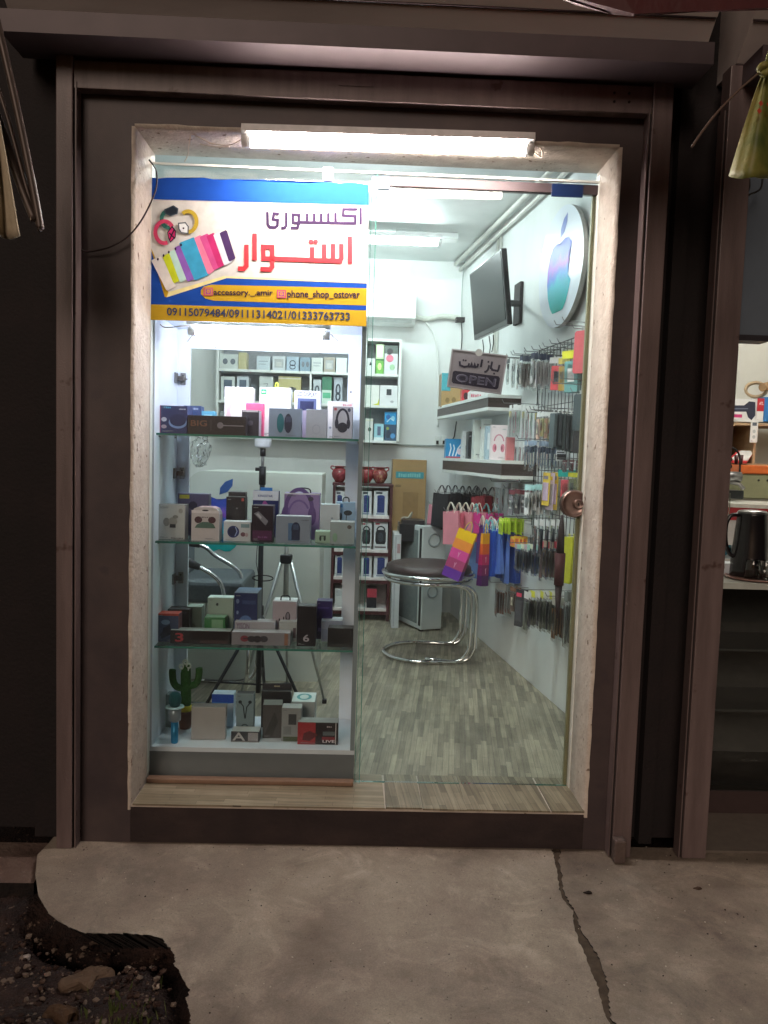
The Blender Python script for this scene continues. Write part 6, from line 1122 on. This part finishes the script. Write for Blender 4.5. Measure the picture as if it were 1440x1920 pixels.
# green and yellow printed cloth at the upper right with knot and stick
YG = -.85; t = thing('hanging_banner_cloth', 'gathered green and yellow printed cloth with red writing hanging at the upper right', 'cloth', W(1432, 130, YG)); T0 = Vector(t.location)
gm_ = noisemat('printed_cloth', ['#3a4720', '#55602a', '#7c7a3a', '#8f8044'], 7, .55, .3, 40)
mb = MB(); k = mb.mi(gm_); vv = []
for j in range(19):
    f_ = j/18; y = 138+f_*192; xl = 1432-(f_**.85)*66; xr = 1450+f_*90; r_ = []
    for i in range(15):
        s_ = i/14; fold = (.006+.022*f_)*math.sin(s_*11+1+f_); r_.append(mb.bm.verts.new(W(xl+(xr-xl)*s_, y+(5*f_*abs(math.sin(s_*12)) if j == 18 else 0)+6*f_*s_*0, YG+fold)-T0))
    vv.append(r_)
for a, b in zip(vv, vv[1:]):
    for i in range(14): f = mb.bm.faces.new((a[i], a[i+1], b[i+1], b[i])); f.material_index = k; f.smooth = True
o = mb.build('cloth', t); md = o.modifiers.new('thick', 'SOLIDIFY'); md.thickness = .003
mb = MB(); mb.tube(bez([W(1424, 131, YG-.02)-T0, W(1432, 122, YG-.03)-T0, W(1440, 128, YG-.02)-T0, W(1436, 138, YG-.03)-T0, W(1426, 134, YG-.01)-T0], 4), .009, gm_, 8); mb.tube([W(1438, 126, YG)-T0, W(1442, 108, YG)-T0, W(1460, 60, YG)-T0, W(1480, -40, YG)-T0], .008, gm_, 8); mb.build('knot', t)
d = Decal(lambda x, y, l: W(x, y, YG-.032)+Vector((0, -l, 0))-T0); rm = mat('#b23a22', .6)
for cx_, cy_ in ((1426, 194), (1423, 208), (1441, 196)): d.poly([(cx_-4, cy_-1), (cx_+1, cy_-6), (cx_+5, cy_+1), (cx_, cy_+6)], rm)
d.build('lettering', t)
mb = MB(); mb.tube(bez([W(1424, 136, YG-.01), W(1390, 165, YG-.05), W(1350, 205, YG-.08), (W(1318, 245, YG-.1)), W(1297, 276, YG-.12)]), .003, mat('#6a564c', .6), 6); tag(mb.build('stick'), 'thin bent stick slanting from the knotted cloth', 'stick')
# ================================================================ NEIGHBOURING SHOP at the right edge
nb = thing('neighbouring_shop', 'neighbouring shop with a lit interior beyond the right shutter post', 'building', (2.2, 0, ZG)); N0 = Vector((2.2, 0, ZG))
def npart(mb, nm, lb=None): o = mb.build(nm, nb); o.location = -N0; return tag(o, lb) if lb else o
NW = noisemat('neighbour_white_wall', ['#cfd0ca', '#dedfd9'], 2, .7, .1, 40)
mb = MB(); mb.box((1.33, 3.0, ZG), (3.6, 3.1, 3.2), NW); npart(mb, 'back_wall')
mb = MB(); mb.box((1.33, .10, ZG), (1.36, 3.0, 3.2), NW); npart(mb, 'party_wall')
mb = MB(); mb.box((3.55, .10, ZG), (3.6, 3.0, 3.2), NW); npart(mb, 'side_wall')
mb = MB(); mb.box((1.33, .10, 3.0), (3.6, 3.1, 3.2), NW); npart(mb, 'ceiling')
mb = MB(); mb.box((1.33, .0, ZG-.01), (3.6, 3.1, ZG+.004), mat('#6c625a', .7)); npart(mb, 'floor')
p = W(1355, 628, .12); q = W(1437, 636, .12)
mb = MB(); mb.box((1.318, .10, p.z), (q.x, .16, 2.70), mat('#68727e', .12, 0, .15, 4, .05, 10, name='smoked_panel')); npart(mb, 'upper_panel', 'smoky grey glossy panel over the neighbouring shop front')
mb = MB(); mb.box((1.318, .09, p.z-.022), (q.x, .17, p.z-.001), mat('#2e2c32', .4)); npart(mb, 'panel_rail')
mb = MB(); mb.box((1.318, .0, 2.56), (3.5, .14, 2.75), RAILD); npart(mb, 'lintel')
tube_light('tube_light', 'lit ceiling tube in the neighbouring shop, hidden above the grey panel', (1.7, 1.4, 2.93), (2.9, 1.4, 2.93), (0, 0, -1), .02, '#fff8ec', 64, 'lit fluorescent tubes')
def nprod(name, lb, cat, x0_, x1_, yt, yb, Y, dep, c, dec=(), **k): z = W((x0_+x1_)/2, yb, Y).z; return product(name, lb, cat, x0_, x1_, yt, Y, z, dep, c, dec, **k)
# cubby shelf
YC2 = 2.55; z_ = W(1380, 792, YC2).z; xq = W(1363, 800, YC2).x; zb3 = W(1380, 868, YC2).z
t = thing('cubby_shelf', 'pale wooden cubby shelf in the neighbouring shop', 'shelf', (xq+.4, YC2, zb3)); T0 = Vector(t.location); WD = noisemat('pale_wood', ['#9c8468', '#b59c7c'], 5, .5, .1, 60, stretch=(1, 1, 8))
mb = MB(); mb.box((xq-.03, YC2, z_-.018), (xq+.9, YC2+.4, z_), WD); mb.build('top_board', t).location = -T0
for x in (xq-.005, xq+.20): mb = MB(); mb.box((x, YC2+.01, zb3), (x+.018, YC2+.4, z_-.0183), WD); mb.build('upright', t).location = -T0
mb = MB(); mb.box((xq+.014, YC2+.36, zb3), (xq+.198, YC2+.38, z_-.019), mat('#4a4644', .7)); mb.build('back_panel', t).location = -T0
mb = MB(); mb.box((xq-.02, YC2+.002, zb3-.02), (xq+.9, YC2+.4, zb3-.0003), WD); mb.build('bottom_board', t).location = -T0
nprod(PB, 'white box with a dark power tool picture on the cubby shelf', 'box', 1366, 1418, 748, 791, YC2+.02, .22, '#dfe1e2', [('p', [(.02, .7), (.55, .72), (.72, .9), (.95, .88), (.98, .3), (.85, .08), (.72, .2), (.7, .45), (.02, .42)], '#2c3044'), ('r', .05, .18, .5, .32, '#c03c74'), ('l', [(.05, .55), (.7, .58)], .04, '#6c7488')])
nprod(PB, 'red and white box with white lettering beside the power tool box', 'box', 1419, 1432, 747, 791, YC2+.02, .2, '#e4e4e4', [('r', 0, .45, 1, 1, '#b82c38'), ('t', .3, .72, .9, .85, 'ATL', '#f0e8e8')])
nprod(PB, 'blue box at the right edge on the cubby shelf', 'box', 1433, 1470, 745, 791, YC2+.02, .2, '#2f72b4', [('e', .4, .6, .2, .2, '#d0dce8')])
p = W(1418, 735, YC2+.12); mb = MB()
for i in range(5): mb.tube([(.075*math.cos(a)-.02+i*.008, -.03+i*.014, .06+.05*math.sin(a)) for a in [k*.393 for k in range(16)]], .010, mat('#b39f84', .8, bump=.4), 7, closed=True)
mb.tube([(0, -.08, .07), (.12, -.02, .10)], .03, mat('#a08464', .8), 12); tag(mb.build('rope_coil', loc=(p.x, YC2+.12, z_+.005)), 'coil of beige rope on top of the cubby shelf boxes', 'rope').location.z = W(1418, 747, YC2+.1).z+.002
nprod('price_sheet', 'white label sheet hanging in front of the cubby shelf', 'sheet', 1407, 1421, 788, 830, YC2-.02, .003, '#e2e4e4', [('r', .2, .75, .8, .9, '#5c6470'), ('e', .5, .5, .2, .08, '#b4bcc0'), ('e', .5, .25, .2, .08, '#b4bcc0')])
mb = MB(); q = [W(x, y, YC2-.05+dz) for x, y, dz in ((1362, 867, 0), (1400, 869, 0), (1414, 848, .1), (1384, 848, .1))]; c = sum(q, Vector())/4; mb.hexa([v-c for v in q]+[v-c+Vector((0, 0, .012)) for v in q], mat('#b83038', .4)); mb.hexa([(v-c)*.85+Vector((.012, 0, .013)) for v in q]+[(v-c)*.85+Vector((.012, 0, .018)) for v in q], mat('#d8dcdc', .5)); tag(mb.build('folder', loc=c), 'red folder with white papers in the cubby shelf', 'folder')
for x, lb in ((1380, 'left dark red cup on the orange lid'), (1389, 'right dark red cup on the orange lid')):
    p = W(x, 870, 2.2); zt_ = W(x, 853, 2.2).z; hh = zt_-p.z; mb = MB(); mb.lathe([(.010, 0), (.014, hh), (.012, hh), (.009, .004)], mat('#3c1418', .3), 14); tag(mb.build('cup', loc=p), lb, 'cup')
# drum with orange lid
p = W(1420, 936, 2.25); zt_ = W(1420, 889, 2.25).z; t = thing('storage_bin', 'olive storage bin with an orange lid behind the red counter', 'bin', p); hh = zt_-p.z
mb = MB(); mb.box((-.13, 0, 0), (.30, .3, hh), mat('#7f8263', .6, 0, .08), .01); mb.build('body', t)
mb = MB(); mb.box((-.14, -.01, hh), (.31, .31, hh+.058), mat('#c8642c', .45), .008); mb.build('lid', t)
for x in (.0, .06): mb = MB(); mb.lathe([(.008, 0), (.006, -.005)], BLK, 8, Matrix.Translation((x, -.0005, hh-.04)), 'y'); mb.build('rivet', t)
# key cutting machine
p = W(1356, 934, 1.75); t = thing('bench_machine', 'dark metal bench machine with knobs on the red counter', 'machine', p); hh = W(1356, 880, 1.75).z-p.z; DM = mat('#3c4042', .35, .7, .2, 30)
mb = MB(); mb.box((-.06, -.05, 0), (.10, .10, .05), DM, .006); mb.build('base', t)
mb = MB(); mb.box((-.05, -.03, .052), (.02, .05, hh*1.5), DM, .008); mb.build('column', t)
mb = MB(); mb.tube([(-.05, -.05, .13), (.07, -.05, .13)], .03, STEEL, 14); mb.build('wheel', t)
mb = MB(); mb.tube([(.0, -.04, .10), (.06, -.06, .09), (.08, -.08, .06)], .012, STEEL, 8); mb.build('vice', t)
mb = MB(); mb.tube(bez([(-.03, -.04, .26), (.01, -.04, .30), (.06, -.04, .26), (.07, -.04, .16)]), .006, BLK, 6); mb.build('hose', t)
mb = MB(); mb.box((-.04, -.045, .29), (.01, .02, .40), mat('#6f8a8c', .4), .004); mb.build('head', t)
for z in (.19, .23): mb = MB(); mb.lathe([(.016, 0), (.012, -.03)], BLK, 12, Matrix.Translation((.0, -.032, z)), 'y'); mb.build('knob', t)
# counter
t = thing('shop_counter', 'white counter with a dark red band in the neighbouring shop', 'counter', (1.9, 1.2, ZG)); T0 = Vector(t.location)
yA, yB = 1.75, 1.15; A, Bq = W(1334, 936, yA), W(1470, 945, yB)
def slope(mb, a, b, z0, z1, dep, m): mb.hexa([(a[0], a[1], z0), (b[0], b[1], z0), (b[0]+dep, b[1]+dep*1.5, z0), (a[0], a[1]+dep*1.5, z0), (a[0], a[1], z1), (b[0], b[1], z1), (b[0]+dep, b[1]+dep*1.5, z1), (a[0], a[1]+dep*1.5, z1)], m)
za_ = W(1340, 938, yA).z
mb = MB(); slope(mb, (1.361, 1.60), (2.6, 1.25), za_-.02, za_, .3, mat('#c8cac4', .3)); mb.build('worktop', t).location = -T0
mb = MB(); slope(mb, (1.361, 1.605), (2.6, 1.255), za_-.09, za_-.0203, .25, mat('#9c2630', .35)); mb.build('red_band', t).location = -T0
mb = MB(); slope(mb, (1.361, 1.612), (2.6, 1.262), ZG+.01, za_-.0903, .2, mat('#c2c4c4', .4)); mb.build('front_panel', t).location = -T0
# tea table: white-framed glass showcase with things on it
YQ = .42; ztab = W(1390, 1092, YQ-.1).z; xl_ = W(1327, 1100, YQ-.1).x
t = thing('glass_showcase', 'grey framed glass showcase inside the neighbouring shop front', 'showcase', (xl_+.5, YQ, ZG)); T0 = Vector(t.location); FG = mat('#b9c2c4', .35, .2, .1)
mb = MB(); mb.box((xl_, YQ-.12, ztab-.025), (xl_+1.2, YQ+.30, ztab), mat('#b4bab4', .3)); mb.build('top', t).location = -T0
for x in (xl_, xl_+.6, xl_+1.16): mb = MB(); mb.box((x, YQ-.115, ZG+.005), (x+.035, YQ-.08, ztab-.0253), FG); mb.build('post', t).location = -T0
mb = MB(); mb.box((xl_+.0352, YQ-.10, ZG+.1), (xl_+1.158, YQ-.095, ztab-.026), glassmat((.8, .84, .84), 'smoked_glass', 1.6)); mb.build('front_pane', t).location = -T0
mb = MB(); mb.box((xl_+.04, YQ-.05, ZG+.1), (xl_+1.15, YQ+.28, ZG+.12), BLK); mb.box((xl_+.04, YQ+.285, ZG+.1), (xl_+1.15, YQ+.295, ztab-.03), mat('#5d5754', .7)); mb.box((xl_+.002, YQ-.079, ZG+.1), (xl_+.012, YQ+.28, ztab-.026), mat('#5d5754', .6)); mb.build('interior', t).location = -T0
mb = MB(); mb.box((xl_+.003, YQ-.11, ZG+.005), (xl_+1.19, YQ-.09, ZG+.099), mat('#3a2c2b', .6)); mb.build('plinth', t).location = -T0
for z in (ZG+.42, ZG+.68): mb = MB(); mb.box((xl_+.04, YQ-.05, z), (xl_+1.15, YQ+.28, z+.01), mat('#5c5957', .4)); mb.build('inner_shelf', t).location = -T0
p = W(1418, 1062, YQ); t = thing('electric_kettle', 'tall black electric kettle with a looped handle on the showcase', 'kettle', (p.x, YQ+.06, ztab+.001)); hh = W(1418, 958, YQ).z-ztab; KM = mat('#18161a', .25, 0, .05)
mb = MB(); mb.lathe([(.078, 0), (.078, .03), (.070, hh*.5), (.060, hh*.92), (.062, hh*.95)], KM, 28); mb.build('body', t)
mb = MB(); mb.lathe([(.062, hh*.951), (.055, hh*.985), (.02, hh)], STEEL, 24); mb.build('lid', t)
mb = MB(); mb.tube(bez([(-.058, 0, hh*.92), (-.095, 0, hh*.90), (-.112, 0, hh*.75), (-.108, 0, hh*.5), (-.09, 0, hh*.34), (-.068, 0, hh*.30)], 5), .009, KM, 8); mb.build('handle', t)
t = thing('tea_tray', 'brown oval tray under the upturned glasses', 'tray', (W(1425, 1075, YQ-.04).x, YQ-.0, ztab+.001)); mb = MB(); mb.lathe([(.10, 0), (.12, .006), (.118, .010), (.10, .004)], mat('#7c5c54', .4), 28); mb.build('dish', t)
GL2 = glassmat((.90, .93, .93), 'tumbler_glass', 2.)
for px, lb, yy in ((1410, 'upturned clear glass on the tray, left of two', -.02), (1434, 'upturned clear glass on the tray at the right edge', -.05)):
    p = W(px, 1085, YQ+yy); mb = MB(); mb.lathe([(.034, 0), (.026, .072), (.024, .074), (.0005, .074)], GL2, 20); o = mb.build('drinking_glass', loc=(p.x, YQ+yy, ztab+.012)); tag(o, lb, 'glass')
p = W(1341, 1080, YQ-.06); t = thing('plastic_bag', 'crumpled white plastic bag bundle standing on the showcase corner', 'bag', (p.x, YQ-.06, ztab+.001)); wm = mat('#d4d6d0', .5, 0, .1, 30, .3, 60)
def blob(c, r, seed, m, nm, par, amp=.3, sub=3):
    mb = MB(); bmesh.ops.create_icosphere(mb.bm, subdivisions=sub, radius=1); mb.mi(m)
    for v in mb.bm.verts:
        n_ = 1+mn.noise(v.co*2+Vector((seed, 0, 0)))*amp+mn.noise(v.co*5+Vector((seed, 2, 0)))*amp*.4; v.co = Vector(c)+Vector((v.co.x*r[0]*n_, v.co.y*r[1]*n_, v.co.z*r[2]*n_))
    return mb.build(nm, par, smooth=True)
blob((0, 0, .045), (.034, .03, .045), 3, wm, 'bundle', t); blob((-.008, 0, .115), (.02, .018, .03), 5, wm, 'gathered_top', t); blob((.012, 0, .14), (.016, .01, .012), 8, wm, 'bag_knot', t)
nprod('printed_card', 'white card with teal zigzag marks leaning behind the kettle', 'card', 1346, 1384, 1022, 1048, YQ+.24, .01, '#b4c0c4', [('p', [(0, 1), (.6, 1), (.45, .5), (.65, .5), (.1, 0), (.25, .45), (.05, .45)], '#2c7c94'), ('p', [(.6, .2), (.9, .8), (.95, .2)], '#c8dce0')])
nprod('saucer', 'small white dish beside the white bundle', 'dish', 1356, 1384, 1057, 1076, YQ+.08, .08, '#c4ccd4', [], top='#e4ecf2')
mb = MB(); mb.tube(bez([W(1369, 925, 1.2), W(1367, 960, 1.2), W(1358, 990, 1.1), W(1345, 1010, 1.0), W(1333, 1022, 1.0)]), .003, mat('#5c5c50', .5), 5); tag(mb.build('cable'), 'thin cable hanging down the face of the red banded counter', 'cable')
# hanging wires under the printed cloth
mb = MB()
for pp in ([(1372, 335), (1376, 355), (1386, 370), (1380, 395), (1376, 420), (1374, 445)], [(1405, 335), (1404, 355), (1390, 372), (1382, 385), (1384, 400)], [(1430, 335), (1425, 355), (1402, 366), (1386, 372), (1372, 365)]): mb.tube(bez([W(x, y, .02) for x, y in pp]), .0035, BLK, 6)
tag(mb.build('wire_bundle'), 'tangle of black wires hanging in front of the grey panel', 'wire')
